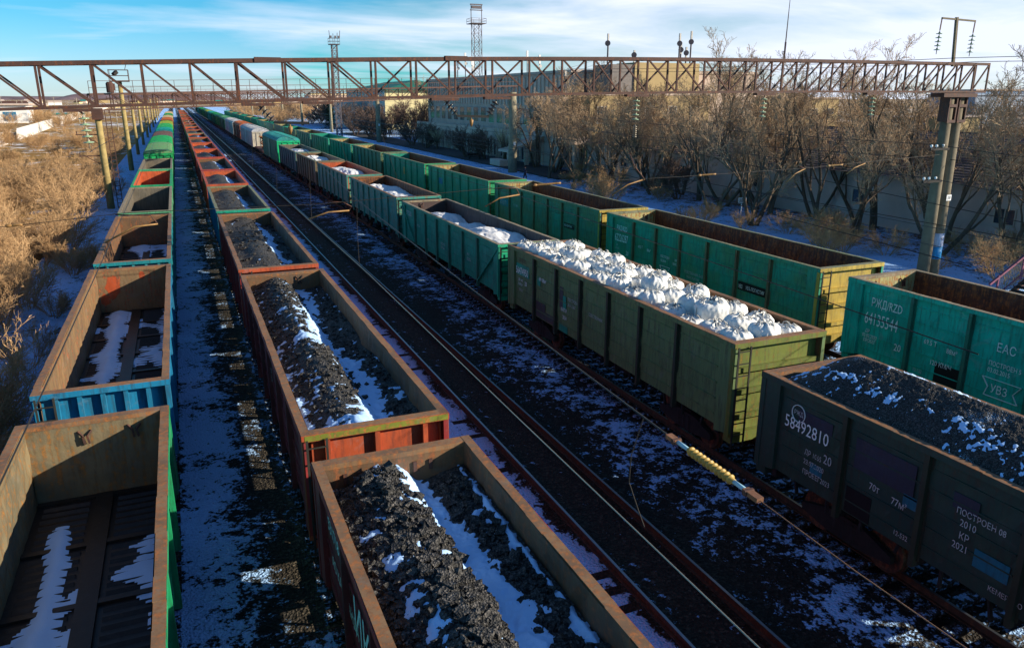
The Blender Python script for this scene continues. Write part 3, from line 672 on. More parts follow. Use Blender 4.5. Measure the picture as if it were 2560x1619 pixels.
WR = 3.02; xr = -WR / 2 + .11 - .028
def sideR(p, Lw, u, z, s, size, m=None, sx=.8):
    o = side(p, WR, Lw, u, z, s, size, m, sx); return o
LR1 = 14.95
plate(R1, xr + .012, LR1 - 2.0, LR1 - .72, 2.55, 3.02, TEALG); sideR(R1, LR1, .72, 2.6, '56474950', .42, sx=.74).location.x -= .012
sideR(R1, LR1, .95, 3.12, 'ЕВРОСИБ', .2, G_('faint_red_paint', (0.13, 0.05, 0.04)))
sideR(R1, LR1, .95, 2.3, 'ДР 1042', .15); sideR(R1, LR1, .95, 2.12, '03.07.24', .15); sideR(R1, LR1, 1.0, 1.88, 'ПРОБЕГ', .14, M_LETTERD); sideR(R1, LR1, 1.6, 2.2, '20', .26)
plate(R1, xr + .012, LR1 - 3.1, LR1 - 2.8, 2.5, 2.85, TEALG); sideR(R1, LR1, 3.0, 2.72, '69т 88м³', .22).location.x -= .012
plate(R1, xr + .012, LR1 - 3.55, LR1 - 2.72, 1.22, 1.85, G_('grey_patch', (0.06, 0.06, 0.065))); plate(R1, xr + .012, LR1 - 4.4, LR1 - 3.55, 1.22, 1.55, G_('grey_patch', (0.06, 0.06, 0.065)))
plate(R1, xr + .012, LR1 - 5.1, LR1 - 4.8, 2.1, 2.9, G_('grey_patch', (0.06, 0.06, 0.065))); plate(R1, xr + .008, LR1 - 5.35, LR1 - 5.1, 2.1, 2.6, TEALG)
sideR(R1, LR1, 5.5, 2.5, 'ПОСТРОЕН', .17, M_LETTERD); sideR(R1, LR1, 5.5, 2.3, '30.11.2007', .17, M_LETTERD); sideR(R1, LR1, 4.95, 2.0, 'КАП Р.', .2); sideR(R1, LR1, 5.1, 1.72, '2024', .2)
sideR(R1, LR1, 7.1, 2.35, 'СОБСТВЕННИК', .16, M_LETTERD); plate(R1, xr + .012, LR1 - 5.5, LR1 - 4.8, 1.2, 1.5, TEALG)
LR0 = 14.9; NV = G_('navy_repaint_patch', (0.035, 0.038, 0.062), rust=.05); CY = G_('cyan_repaint_patch', (0.015, 0.17, 0.24), rust=.05)
sideR(R0, LR0, .8, 2.4, '58492810', .42, sx=.80); sideR(R0, LR0, 2.05, 2.0, '20', .30, M_LETTERD)
sideR(R0, LR0, 1.5, 1.98, 'ДР 1065', .17, M_LETTERD); sideR(R0, LR0, 1.5, 1.75, '23.07.2020', .17, M_LETTERD); sideR(R0, LR0, 1.5, 1.5, 'ПРОБЕГ2023', .17, M_LETTERD)
plate(R0, xr + .012, LR0 - 2.05, LR0 - 1.7, 1.6, 1.85, CY); plate(R0, xr + .012, LR0 - 2.2, LR0 - 1.2, 2.62, 2.95, NV)
b = MB()
for k in range(20):
    a0, a1 = k / 20 * 2 * math.pi, (k + 1) / 20 * 2 * math.pi
    b.bar((xr, LR0 - 1.2 + .2 * math.cos(a0), 2.82 + .2 * math.sin(a0)), (xr, LR0 - 1.2 + .2 * math.cos(a1), 2.82 + .2 * math.sin(a1)), .012, .025, 0, (1, 0, 0))
b.build('round_stamp', M_LETTER, R0); sideR(R0, LR0, 1.06, 2.78, 'РЖД', .15, M_LETTERD)
plate(R0, xr + .012, LR0 - 4.3, LR0 - 2.85, 2.25, 2.95, NV); plate(R0, xr + .008, LR0 - 4.45, LR0 - 4.1, 2.05, 2.3, CY)
sideR(R0, LR0, 3.3, 2.0, '70т', .22, M_LETTERD); sideR(R0, LR0, 3.85, 1.95, '77м³', .22, M_LETTERD); plate(R0, xr + .012, LR0 - 3.4, LR0 - 2.75, 1.22, 1.8, M_BLACK)
plate(R0, xr + .012, LR0 - 5.6, LR0 - 5.1, 2.55, 2.85, NV)
sideR(R0, LR0, 5.2, 2.48, 'ПОСТРОЕН 08', .17, M_LETTERD); sideR(R0, LR0, 5.3, 2.27, '2010', .2, M_LETTERD); sideR(R0, LR0, 5.32, 2.02, 'КР', .2, M_LETTERD); sideR(R0, LR0, 5.22, 1.8, '2021', .2, M_LETTERD)
plate(R0, xr + .012, LR0 - 6.3, LR0 - 5.65, 1.65, 2.0, CY); sideR(R0, LR0, 6.0, 1.38, 'КЕМЕРОВО', .14, M_LETTERD); sideR(R0, LR0, 4.0, 1.36, '12-532', .15, M_LETTERD)
for ch in R0.children:
    if ch.name.split('.')[0] in ('lettering', 'paint_patch', 'round_stamp'): ch.location.x -= .034
LR2 = 16.1
sideR(R2, LR2, .75, 2.7, '57720851', .42, M_LETTERD, sx=.72); sideR(R2, LR2, 3.0, 2.3, '70т 76м³', .2, M_LETTERD); sideR(R2, LR2, 7.6, 2.0, 'ПОСТРОЕН', .17, M_LETTERD); sideR(R2, LR2, 7.6, 1.8, '23.07.2008', .17, M_LETTERD)
sideR(R2, LR2, 11.8, 2.2, 'УРАЛ', .17, M_LETTERD); sideR(R2, LR2, 11.8, 1.95, '23.2026', .2, M_LETTERD); sideR(R2, LR2, 5.0, 1.8, 'КР 2021', .17, M_LETTERD)
xm = -1.5 + .11 - .03
for (p, Lw, u, z, s, sz) in ((Mw[0], 15.0, 3.0, 2.0, 'ИКЧПК', .9), (Mw[0], 15.0, 1.0, 2.6, '53171842', .36), (Mw[0], 15.0, 1.2, 2.0, 'АО КАРАГАНДА', .3), (Mw[1], 15.2, 7.6, 2.2, 'ТМЗ', .6), (Mw[0], 15.0, 5.4, 1.6, '57', .4)):
    txt(s, sz, M_LETTER, p, (xm, Lw - u, z), '-x', 'lettering', 'LEFT', .9)
MB().box(-1.44, 1.48, -.0165, -.0125, MH - .14, MH - .02).build('paint_strip', G_('yellow_green_strip', (0.22, 0.24, 0.03), rust=.45, rc=(0.28, 0.12, 0.03)), Mw[1])
# repainted red patches inside the blue-ended wagon
for (cx_, cz_, rx, rz_) in ((-.75, 2.35, .28, .5), (.35, 2.75, .12, .16), (-1.05, 1.85, .2, .25)):
    pts = [(cx_ + rx * math.cos(a) * random.uniform(.75, 1.15), 14.6 - .16 - .07 - .004, cz_ + rz_ * math.sin(a) * random.uniform(.75, 1.15)) for a in np.linspace(0, 2 * math.pi, 14, endpoint=False)]
    MB().add(pts, [tuple(range(14))]).build('red_paint_patch', G_('scraped_red_paint', (0.40, 0.07, 0.02), rust=.35, rc=(0.22, 0.12, 0.05)), L[1])

# ---- lashing hooks / brackets on the inside of far ends
def brackets(par, xs, y, z, m):
    for x in xs:
        b = MB(); b.bar((x - .13, y, z + .06), (x - .04, y - .05, z - .05), .04, .04); b.bar((x - .04, y - .05, z - .05), (x - .02, y - .05, z - .22), .04, .04)
        b.bar((x + .13, y, z + .06), (x + .04, y - .05, z - .05), .04, .04); b.bar((x + .04, y - .05, z - .05), (x + .07, y - .05, z - .22), .04, .04)
        b.build('lashing_hook', m, par)
brackets(T0, (-.65, .75), 15.1 - .25, 3.5, M_STEEL); brackets(T1, (-.65, .75), 15.3 - .25, 3.5, M_STEEL); brackets(R2, (-.3,), 16.1 - .25, 3.2, M_STEEL)
brackets(Mw[1], (.55,), 15.2 - .25, 3.15, M_DARK); brackets(T3, (-.65, .75), 15.0 - .25, 3.5, M_STEEL)
for x in (-.95, -.7, .35, .65):
    MB().box(x - .035, x + .035, 15.0 - .27, 15.0 - .2, 2.95, 3.15).build('lashing_bracket', M_STEEL, Mw[0])
brackets(L[0], (-.2, .75), 15.0 - .25, 2.8, M_STEEL)

# ------------------------------------------------------------------ coal and snow inside the wagons
def heap(name, label, x0, x1, y0, y1, prof, res, mat, snowf=None, lumps=0, lmax=.14, seed=1, rough=.05, cat='coal heap'):
    xs = np.arange(x0, x1 + res * .5, res); ys = np.arange(y0, y1 + res * .5, res); X, Y = np.meshgrid(xs, ys)
    u = (X - x0) / (x1 - x0); v = (Y - y0) / (y1 - y0)
    Z = prof(u, v, X, Y)
    Z = Z + rough * 1.6 * (fbm(X * 2.2, Y * 2.2, seed, 3) - .5) * 2
    wx_ = X + .12 * (fbm(X * 3, Y * 3, 91, 2) - .5); wy_ = Y + .12 * (fbm(X * 3, Y * 3, 92, 2) - .5)
    cell = .5 * (fbm((.8 * wx_ + .6 * wy_) / .075, (.8 * wy_ - .6 * wx_) / .075, seed + 5, 2, .6) + fbm((.5 * wx_ - .86 * wy_) / .055, (.5 * wy_ + .86 * wx_) / .055, seed + 15, 2, .6)); Z = Z + rough * 1.3 * (cell - .5) * 2 + rough * 1.5 * (fbm((.7 * X + .7 * Y) / .5, (.7 * Y - .7 * X) / .5, seed + 8, 3, .6) - .5)
    root = thing(name, label, cat)
    root.location = (0, 0, 0)
    c = grid_mesh('coal_surface', X, Y, Z, None, mat, root, smooth=res > .05)
    if snowf is not None:
        mk = snowf(u, v, X, Y)
        Zs = Z + np.clip(mk, -.4, .35) * .16 + .004
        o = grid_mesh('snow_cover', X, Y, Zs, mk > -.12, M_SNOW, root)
    if lumps:
        rg = random.Random(seed); b = MB()
        for k in range(lumps):
            uu, vv = rg.random(), rg.random(); x = x0 + .06 + uu * (x1 - x0 - .12); y = y0 + .05 + vv * (y1 - y0 - .1)
            if vv > .985: continue
            i = min(int((x - x0) / res), Z.shape[1] - 1); j = min(int((y - y0) / res), Z.shape[0] - 1)
            if snowf is not None and mk[j, i] > -.06: continue
            r = lmax * (.10 + .90 * rg.random() ** 9)
            z = Z[j, i] + r * .2
            A = Matrix.Rotation(rg.random() * 6.28, 3, 'Z') @ Matrix.Rotation(rg.uniform(-.6, .6), 3, 'X')
            pv = [(-1, -1, -1), (1, -1, -1), (1, 1, -1), (-1, 1, -1), (-1, -1, 1), (1, -1, 1), (1, 1, 1), (-1, 1, 1)]
            sx_, sy_, sz_ = rg.uniform(.5, 1.0), rg.uniform(.4, .9), rg.uniform(.3, .6)
            vs = [Vector((x, y, z)) + A @ Vector((p[0] * sx_ * rg.uniform(.45, 1.05), p[1] * sy_ * rg.uniform(.45, 1.05), p[2] * sz_ * rg.uniform(.6, 1.05))) * r for p in pv]
            b.add(vs, [(0, 3, 2, 1), (4, 5, 6, 7), (0, 1, 5, 4), (1, 2, 6, 5), (2, 3, 7, 6), (3, 0, 4, 7)])
        tag(b.build('coal_lumps', M_LUMP, root), kind='stuff')
    return root
M_LUMP = coal_mat('coal_lump', .3, 30)
bmp = lambda a, c, w_: np.exp(-((a - c) / w_) ** 2)
def prof0(u, v, X, Y):
    ridge = .34 * bmp(u, .33, .22) + .10 * bmp(u, .33, .2) * np.sin(Y * 1.1)
    return MH - .40 + ridge - .30 * np.clip((u - .50) / .12, 0, 1) + .22 * np.clip((u - .66) / .3, 0, 1) - .3 * bmp(v, 1.0, .035) * bmp(u, .2, .25)
def snow0(u, v, X, Y):
    n = fbm(X * 1.7, Y * 1.2, 31, 5, .55) - .5; f = fbm(X * 6, Y * 5, 77, 4, .6) - .5
    band = bmp(u, .64 + .05 * np.sin(Y * .9), .10) * .55 * (Y > 5) + bmp(u, .955, .02) * .42 + .12 * bmp(u, .78, .06) * (v < .45) + .30 * bmp(u, .03, .03) * (v < .35)
    return (band - .20) + n * .45 + f * .8
def prof1(u, v, X, Y):
    return MH - .42 + .30 * bmp(u, .38, .17) * (.6 + .5 * vnoise(Y * .35, Y * 0 + 3, 4)) - .34 * np.clip((u - .52) / .14, 0, 1) + .18 * np.clip((u - .7) / .3, 0, 1) - .12 * np.clip((.22 - u) / .2, 0, 1) - .18 * bmp(Y, 21.5, .8)
def snow1(u, v, X, Y):
    n = fbm(X * 1.6, Y * 1.1, 12, 5, .55) - .5; f = fbm(X * 6, Y * 5, 5, 4, .6) - .5
    band = bmp(u, .66 + .07 * np.sin(Y * .7 + 1), .10) * .42 + .40 * bmp(v, .02, .07) * (u < .75) + .2 * bmp(u, .04, .05) * (v < .45) + .26 * bmp(Y, 21.6, .35) * (u < .7)
    return (band - .22) + n * .5 + f * .9
heap('coal_heap', 'lumpy coal heap in the nearest maroon wagon, snow along its trough', 1.75, 4.36, 2.0, 12.66, prof0, .026, M_COAL, snow0, 19000, .15, 3, .017)
heap('coal_heap', 'ridged coal heap with snow at its foot in the orange-red ended wagon', 1.75, 4.36, 14.35, 29.06, prof1, .034, M_COAL, snow1, 12000, .10, 8, .013)
def gen(H, k, s1, s2):
    def p(u, v, X, Y): return H - .5 + .2 * bmp(u, .4, .22) * (.4 + vnoise(Y * .5, Y * 0, s1)) + .22 * (fbm(X * .7, Y * .45, s1, 3) - .5) - .28 * np.clip((u - .6) / .2, 0, 1) * k
    def s(u, v, X, Y):
        n = fbm(X * 1.3, Y * .9, s2, 5, .55) - .5; f = fbm(X * 5, Y * 4, s2 + 3, 3, .6) - .5
        return bmp(u, .72, .12) * .3 + .25 * bmp(v, .03, .06) - .22 + n * .5 + f * .3
    return p, s
spec = [(30.5, 45.7, 'coal heap with snow patches in the third maroon wagon', .06, 1500, .14), (47.5, 60.7, 'coal heap in the blue wagon', .08, 500, .14), (62.5, 74.0, 'coal heap in the orange-railed wagon', .12, 0, .1),
        (75.8, 90.2, 'coal heap in the sixth wagon of the coal train', .15, 0, .1), (92, 105.8, 'coal heap in the seventh wagon of the coal train', .15, 0, .1)]
for k, (a, c, lab, res, lu, lm) in enumerate(spec):
    p, s = gen(MH + .06, 1, 20 + k, 50 + k * 3)
    heap('coal_heap', lab, 1.75, 4.36, a + .05, c - .05, p, res, M_COAL, s, lu, lm, 40 + k, .02)
def profR(u, v, X, Y):
    e = np.clip(np.minimum(v, 1 - v) / .09, 0, 1); e = e * (2 - e)
    return 3.40 - .12 + (.14 + .62 * (1 - np.abs(u - .5) * 2) ** .8 * (.85 + .2 * vnoise(Y * .4, Y * 0, 2))) * e
def snowR(u, v, X, Y):
    n = fbm(X * 1.1, Y * 1.6, 91, 5, .6) - .5; f = fbm(X * 9, Y * 9, 15, 4, .7) - .5
    return -.27 + n * .45 + f * 1.0 + .16 * bmp(u, .22, .14) + .14 * bmp(u, .8, .12) + .2 * bmp(v, .97, .03)
heap('coal_heap', 'rounded heap of fine black coal rising above the dark green wagon', 12.32, 15.0, -.9, 13.14, profR, .032, M_PELLET, snowR, 0, .1, 6, .012)
# snow drifted on the floors of the empty wagons
def floorsnow(label, x0, x1, y0, y1, zf, fn, res=.05):
    xs = np.arange(x0, x1, res); ys = np.arange(y0, y1, res); X, Y = np.meshgrid(xs, ys); mk = fn((X - x0) / (x1 - x0), (Y - y0) / (y1 - y0), X, Y)
    o = grid_mesh('floor_snow', X, Y, zf - .01 + np.clip(mk, -.3, .5) * .22, mk > -.1, M_SNOW)
    if o: tag(o, kind='stuff'); o['label'] = label
def fs0(seed, c=.24, w_=.085, thr=.37, amp=.75):
    def f(u, v, X, Y):
        n = fbm(X * 1.2, Y * .9, seed, 4, .55) - .5; rib = .06 * np.sin(Y * 2 * math.pi / .36 + 1.5 * fbm(X * .8, Y * .3, seed + 2, 2)) * 0 + .05 * (fbm(X * 4, Y * 4, seed + 4, 3, .5) - .5)
        cut = np.clip((fbm(Y * .28, X * .2, seed + 9, 2) - .42) * 3.2, -.45, .12)
        return cut + .42 * bmp(u, c, w_) + .2 * bmp(u, .96, .14) - thr + n * amp + rib
    return f
floorsnow('thin snow lying on the floor of the nearest left wagon', LX0 + .2, LX1 - .2, 3.0, 17.2, 1.36, fs0(4))
floorsnow('thin snow lying on the floor of the blue-ended wagon', LX0 + .2, LX1 - .2, 19.9, 33.6, 1.36, fs0(9, .26, .1, .3))
floorsnow('thin snow on the floor of the third left wagon', LX0 + .2, LX1 - .2, 35.6, 49, 1.36, fs0(14, .4, .2, .3), .08)

# ---- white sheeting in the R wagons
def sheeting(label, x0, x1, y0, y1, z, seed, amp=.5):
    xs = np.linspace(x0, x1, 60); ys = np.linspace(y0, y1, int((y1 - y0) / .07)); X, Y = np.meshgrid(xs, ys); u = (X - x0) / (x1 - x0); v = (Y - y0) / (y1 - y0)
    hump = vnoise(Y * .55 + X * .12, X * .5, seed)
    e = np.clip(np.minimum(v, 1 - v) / .06, 0, 1)
    fold = np.abs(fbm(X * 1.4 + Y * .5, Y * .7 - X, seed + 2, 5, .55) - .5)
    Z = z + amp * (hump - .35) * (.35 + e * .65) - .28 * fold - .25 * np.abs(u - .45) + .03 * (vnoise(X * 9, Y * 3, seed) - .5)
    o = grid_mesh('crumpled_sheeting', X, Y, Z, None, M_SHEET); tag(o, label, 'sheeting', 'white sheeting over the loads of the bag train')
M_SHEET = simple('white_woven_fabric', (0.72, 0.72, 0.72), 0.55, 0.08, 5, 0.3)
sheeting('crumpled white sheeting in the teal wagon with diagonal braces', 12.7, 15.2, 31.3, 44.8, 2.85, 3, .9)
sheeting('white sheeting in the faded teal wagon with the dark red inside', 12.7, 15.2, 52, 60.5, 3.05, 6, .6)
sheeting('white sheeting in the teal and tan wagon with the orange inside', 12.7, 15.2, 66.5, 76, 3.1, 9, .6)
sheeting('white sheeting in the grey-olive wagon', 12.7, 15.2, 81, 91.5, 3.15, 11, .5)
sheeting('white sheeting in the slate teal wagon', 12.7, 15.2, 96, 107.5, 3.1, 15, .5)

# ---- bulk bags
def bag_mesh(seed):
    rg = random.Random(seed); n, nz = 84, 36; V = []; F = []
    prof = [(0, .42), (.08, .5), (.45, .56), (.8, .57), (.98, .585), (1.10, .54), (1.19, .43), (1.225, .30), (1.21, .18), (1.25, .10), (1.30, .12)]
    s0 = rg.uniform(0, 6.28); ph = [rg.uniform(0, 6.28) for _ in range(6)]; k1 = rg.choice([7, 8, 9]); k2 = rg.choice([13, 15, 17])
    def pr(t):
        x = t * (len(prof) - 1); i = min(int(x), len(prof) - 2); f = x - i; f = f
        return prof[i][0] * (1 - f) + prof[i + 1][0] * f, prof[i][1] * (1 - f) + prof[i + 1][1] * f
    for i in range(nz + 1):
        t = i / nz; z, r = pr(t)
        for j in range(n):
            a = 2 * math.pi * j / n
            sq = 1 / max(abs(math.cos(a)), abs(math.sin(a))); sq = 1 + (sq - 1) * .38 * max(0, 1 - t * 1.15)
            top = max(0, (t - .42) / .58)
            fold = top ** .8 * (.10 * (1 + .5 * math.sin(2 * a + s0)) * math.sin(k1 * a + ph[0] + 2 * t) + .05 * math.sin(k2 * a + ph[1] - 3 * t)) + .02 * math.sin(3 * a + ph[2]) + .012 * math.sin(21 * a + ph[3] + 6 * t)
            pl = abs(math.sin((k1 * .5) * a + ph[5] + 3 * math.sin(2 * a + ph[0]))) ** .6; wr = abs(math.sin(5 * a + 9 * t + ph[1]) * math.sin(8 * a - 14 * t + ph[3]))
            fold += top * .14 * (pl - .6) + (.035 - .06 * wr ** .5) * min(1, t * 2.2)
            rr = r * sq * (1 + fold * (1.4 if t > .6 else 1)); zz_ = z * (1 - .07 * top * (1 + math.cos(a + s0))) + top * .05 * (pl - .5) + top * (.035 * math.sin(k1 * a + ph[4]) + .02 * math.sin(k2 * a + ph[5])) - .02 * rg.random() * top
            V.append((rr * math.cos(a), rr * math.sin(a), zz_))
    for i in range(nz):
        for j in range(n):
            j2 = (j + 1) % n; F.append((i * n + j, i * n + j2, (i + 1) * n + j2, (i + 1) * n + j))
    F.append(tuple(range(n))[::-1]); F.append(tuple(nz * n + j for j in range(n)))
    me = bpy.data.meshes.new('bulk_bag'); me.from_pydata(V, [], F); me.materials.append(M_BAG); me.polygons.foreach_set('use_smooth', [True] * len(F))
    return me
M_BAG = simple('white_polypropylene', (0.74, 0.74, 0.71), 0.6, 0.16, 7, 0.6)
M_STRAP = simple('grey_webbing', (0.40, 0.40, 0.38), .7, .2)
bags = []
for s in range(7):
    rt = thing('bulk_bag', 'x', 'bag', (0, 0, -50), 0, 'white bulk bags piled in the olive green wagon')
    link('sack', bag_mesh(s + 3), rt); rg = random.Random(s)
    for k in range(4):
        a = k * math.pi / 2 + .6 + rg.uniform(-.3, .3); c = Vector((math.cos(a), math.sin(a), 0)); p = Vector((-c.y, c.x, 0))
        base = c * .40; pts = [base - p * .12 + Vector((0, 0, 1.1)), c * .32 - p * .06 + Vector((0, 0, 1.24)), c * .24 + Vector((0, 0, rg.uniform(1.24, 1.30))), c * .36 + p * .08 + Vector((0, 0, 1.22)), c * .44 + p * .12 + Vector((0, 0, 1.06))]
        MB().tube(pts, .022, 5).build('lifting_loop', M_STRAP, rt, True)
        MB().tube([c * .60 + Vector((0, 0, .5)), c * .605 + Vector((0, 0, .8)), c * .575 + Vector((0, 0, 1.0)), c * .46 + Vector((0, 0, 1.13))], .018, 5).build('side_strap', M_STRAP, rt, True)
    reg(rt); bags.append(rt)
rg = random.Random(11); cols_ = ['left', 'middle', 'right']; ordn = ['first', 'second', 'third', 'fourth', 'fifth', 'sixth', 'seventh', 'eighth', 'ninth', 'tenth', 'eleventh', 'twelfth', 'thirteenth', 'farthest']
for r_ in range(14):
    for c_ in range(3):
        x = 13.12 + .82 * c_ + rg.uniform(-.04, .04); y = 15.55 + 1.045 * r_ + rg.uniform(-.13, .13)
        o = dup(bags[(r_ * 3 + c_ * 2 + rg.randint(0, 6)) % 7], (x, y, 2.62 + rg.uniform(-.14, .16) + (.12 if c_ == 1 else 0)), rg.uniform(0, 6.28),
                'white bulk bag on the %s side of the %s row from the near end' % (cols_[c_], ordn[r_]) if c_ != 1 else 'white bulk bag in the middle of the %s row from the near end' % ordn[r_], (rg.uniform(.70, .76), rg.uniform(.74, .86), rg.uniform(.86, 1.0)))
        o.rotation_euler = (rg.uniform(-.12, .12), rg.uniform(-.06, .06), o.rotation_euler[2])
for bb_ in bags:
    for ch in list(bb_.children): bpy.data.objects.remove(ch)
    bpy.data.objects.remove(bb_)

# ------------------------------------------------------------------ covered wagons and the far parts of the trains
def boxcar(x0, x1, y0, y1, ze, za, out, roofm, endm, label, group=None, letter=None, ribs=True):
    w_ = x1 - x0; hw = w_ / 2; Lw = y1 - y0; t = thing('covered_wagon', label, 'wagon', ((x0 + x1) / 2, y0, 0), 0, group)
    b = MB(); b.box(-hw, hw, 0, Lw, 1.0, ze)
    if ribs:
        k = int(Lw / 1.2)
        for i in range(k + 1):
            y = Lw * i / k
            for s in (-1, 1): xa, xb_ = sorted((s * hw, s * (hw + .05))); b.box(xa, xb_, max(0, y - .05), min(Lw, y + .05), 1.0, ze - .02)
        for s in (-1, 1):
            for z in np.linspace(1.4, ze - .4, 5): xa, xb_ = sorted((s * hw, s * (hw + .025))); b.box(xa, xb_, .05, Lw - .05, z, z + .05)
    b.build('body', out, t)
    for s in (-1, 1):
        xa, xb_ = sorted((s * (hw + .052), s * (hw + .10))); MB().box(xa, xb_, Lw / 2 - 1.1, Lw / 2 + 1.1, 1.1, ze - .15).build('sliding_door', out, t)
    arc = [(-hw - .08, ze - .05)] + [(-hw * math.cos(a), ze + (za - ze) * math.sin(a)) for a in np.linspace(.15, math.pi - .15, 11)] + [(hw + .08, ze - .05)]
    b = MB(); n = len(arc); vs = [(x, -.12, z) for x, z in arc] + [(x, Lw + .12, z) for x, z in arc]
    b.add(vs, [(i, i + 1, n + i + 1, n + i) for i in range(n - 1)] + [tuple(range(n))[::-1], tuple(range(n, 2 * n)), (0, n, 2 * n - 1, n - 1)])
    for i in range(1, int(Lw / 1.5)):
        for q in range(n - 1):
            p1, p2 = arc[q], arc[q + 1]; b.bar((p1[0], i * 1.5, p1[1] + .015), (p2[0], i * 1.5, p2[1] + .015), .05, .04, 0)
    b.build('roof', [roofm], t)
    for e, ye in ((-1, 0), (1, Lw)):
        b = MB(); ya, yb = (-.01, -.002) if e < 0 else (Lw + .002, Lw + .01)
        b.box(-hw, hw, ya, yb, 1.0, ze)
        for k in range(5):
            x = -hw + w_ * k / 4; yy = (-.09, -.011) if e < 0 else (Lw + .011, Lw + .09); b.box(max(-hw, x - .09), min(hw, x + .09), yy[0], yy[1], 1.0, ze - .3)
        yy = (-.12, -.011) if e < 0 else (Lw + .011, Lw + .12); b.box(-hw, hw, yy[0], yy[1], ze - .29, ze - .06)
        b.build('end_wall', endm, t)
    if letter: txt(letter, 1.1, M_LETTER, t, (-1.3, Lw * .35, za + .03), 'z', 'lettering', 'LEFT', .55)
    b = MB(); b.box(-.9, .9, .6, Lw - .6, .35, .98); b.build('underframe', M_DARK, t)
    if y0 < 140: bogie(t, 2.4, True); bogie(t, Lw - 2.4, True)
    return t
P = lambda n, c, r=.1: G_(n, c, rust=r)
pass
GR = P('covered_green', (0.005, 0.27, 0.075)); GR2 = P('covered_bright_green', (0.01, 0.36, 0.10)); TQ = P('covered_turquoise', (0.0, 0.30, 0.27)); BR = P('covered_brown', (0.16, 0.09, 0.08))
OR = P('covered_orange', (0.42, 0.12, 0.04)); YG = P('covered_yellow_green', (0.28, 0.36, 0.05)); BE = P('covered_beige', (0.48, 0.40, 0.24)); WH = P('covered_white', (0.52, 0.54, 0.58)); WB = P('covered_off_white', (0.55, 0.50, 0.40), .2)
DG = P('covered_dark_green', (0.01, 0.17, 0.10)); RTG = G_('green_roof_with_rust_stripes', (0.13, 0.33, 0.13), rust=.42, rc=(0.20, 0.10, 0.07), c2=(0.10, 0.30, 0.12))
y = 97.5
for k, (Lw, o_, r_, lab, let) in enumerate([(17.5, GR2, RTG, 'first covered wagon of the left train, green with a rust-striped roof', None), (17, GR2, GR2, 'covered wagon with bright green rounded roof behind the rust-striped one', None),
        (17, BR, BR, 'brown-roofed covered wagon between bright green and turquoise ones', None), (17, TQ, TQ, 'turquoise covered wagon in the left train', None), (24, GR2, GR2, 'green covered wagon with white lettering on its roof', 'ТРАНСГАРАНТ'),
        (24, YG, YG, 'yellow-green covered wagon beyond the lettered roof', None), (34, OR, OR, 'orange-roofed covered wagon far up the left train', None), (30, BE, BE, 'beige covered wagon beyond the orange one', None), (30, GR, GR, 'green covered wagon near the far end of the left train', None), (40, BE, BE, 'last pale covered wagon visible in the left train', None)]):
    boxcar(LX0 + .03, LX1 - .03, y, y + Lw, 3.62, 4.05 if k else 3.95, o_, r_, o_, lab, None, let); y += Lw + 1.3
boxcar(RX0 - .02, RX1 + .02, 112, 131, 3.95, 4.5, G_('teal_planked_side', (0.0, 0.30, 0.20), rust=.1), P('turquoise_roof', (0.03, 0.34, 0.32)), P('bright_green_end', (0.0, 0.50, 0.20), .05), 'bright turquoise-green covered wagon ahead of the slate teal open wagon')
# flat wagon with a rusty frame
t = thing('flat_wagon', 'flat wagon with a rusty frame load between the green and the white covered wagons', 'wagon', (13.94, 133, 0))
MB().box(-1.45, 1.45, 0, 14.5, 1.0, 1.25).build('deck', M_STEEL, t); MB().box(-.8, .8, .8, 13.8, .35, .99).build('underframe', M_DARK, t); reg(t)
t = thing('rusty_frame', 'rusty steel frame standing on the flat wagon', 'frame', (13.94, 134, 1.26)); b = MB(); rg = random.Random(2)
for k in range(26): b.bar((rg.uniform(-1.3, 1.3), rg.uniform(0, 9), rg.uniform(0, 1.6)), (rg.uniform(-1.3, 1.3), rg.uniform(0, 9), rg.uniform(.3, 2.6)), .16, .16)
b.build('girders', G_('orange_rust_steel', (0.36, 0.14, 0.04), rust=.5), t)
boxcar(RX0 - .02, RX1 + .02, 150, 177, 3.7, 4.3, WH, WH, WB, 'white covered wagon with a beige end wall and dark graffiti scrawl'); 
boxcar(RX0 - .02, RX1 + .02, 179, 199, 3.8, 4.35, P('covered_red_brown', (0.22, 0.05, 0.035)), P('orange_roof', (0.50, 0.13, 0.03)), OR, 'red-brown covered wagon with a bright orange roof')
boxcar(RX0 - .02, RX1 + .02, 201, 232, 3.75, 4.3, WH, WH, WH, 'plain white covered wagon beyond the orange-roofed one')
y = 234
for k in range(9):
    Lw = 26 + k * 2; boxcar(RX0 - .02, RX1 + .02, y, y + Lw, 3.75, 4.25, [DG, GR, DG, TQ][k % 4], [YG, DG, GR, TQ][k % 4] if k else GREENL, DG, 'green covered wagon far up the bag train, ' + ordn[k] + ' beyond the plain white one'); y += Lw + 1.5
# far open wagons: coal train and right train
ordn2 = ['first', 'second', 'third', 'fourth', 'fifth', 'sixth', 'seventh', 'eighth', 'ninth', 'tenth', 'eleventh', 'twelfth', 'thirteenth', 'fourteenth', 'fifteenth', 'sixteenth']
y = 107.4
for k in range(16):
    Lw = 14 + k * .8; m_ = [MAROON, ORANGE, ORANGE, GREENY, MAROON, TEALG, ORANGE, MAROON][k % 8]
    gondola(MX0, MX1, y, y + Lw, MH, m_, [ORANGEIN, RUSTIN][k % 2], [ORANGE, ORANGE, RIMG, ORANGE][k % 4], 'distant coal wagon, %s beyond the seventh' % ordn2[k], 2)
    p, s = gen(MH + .02, .4, 120 + k, 150 + k); heap('coal_heap', 'coal in the distant wagon, %s beyond the seventh' % ordn2[k], 1.75, 4.36, y + .3, y + Lw - .3, p, .35, M_COAL, s, 0, .1, 60 + k, .03)
    y += Lw + 1.4
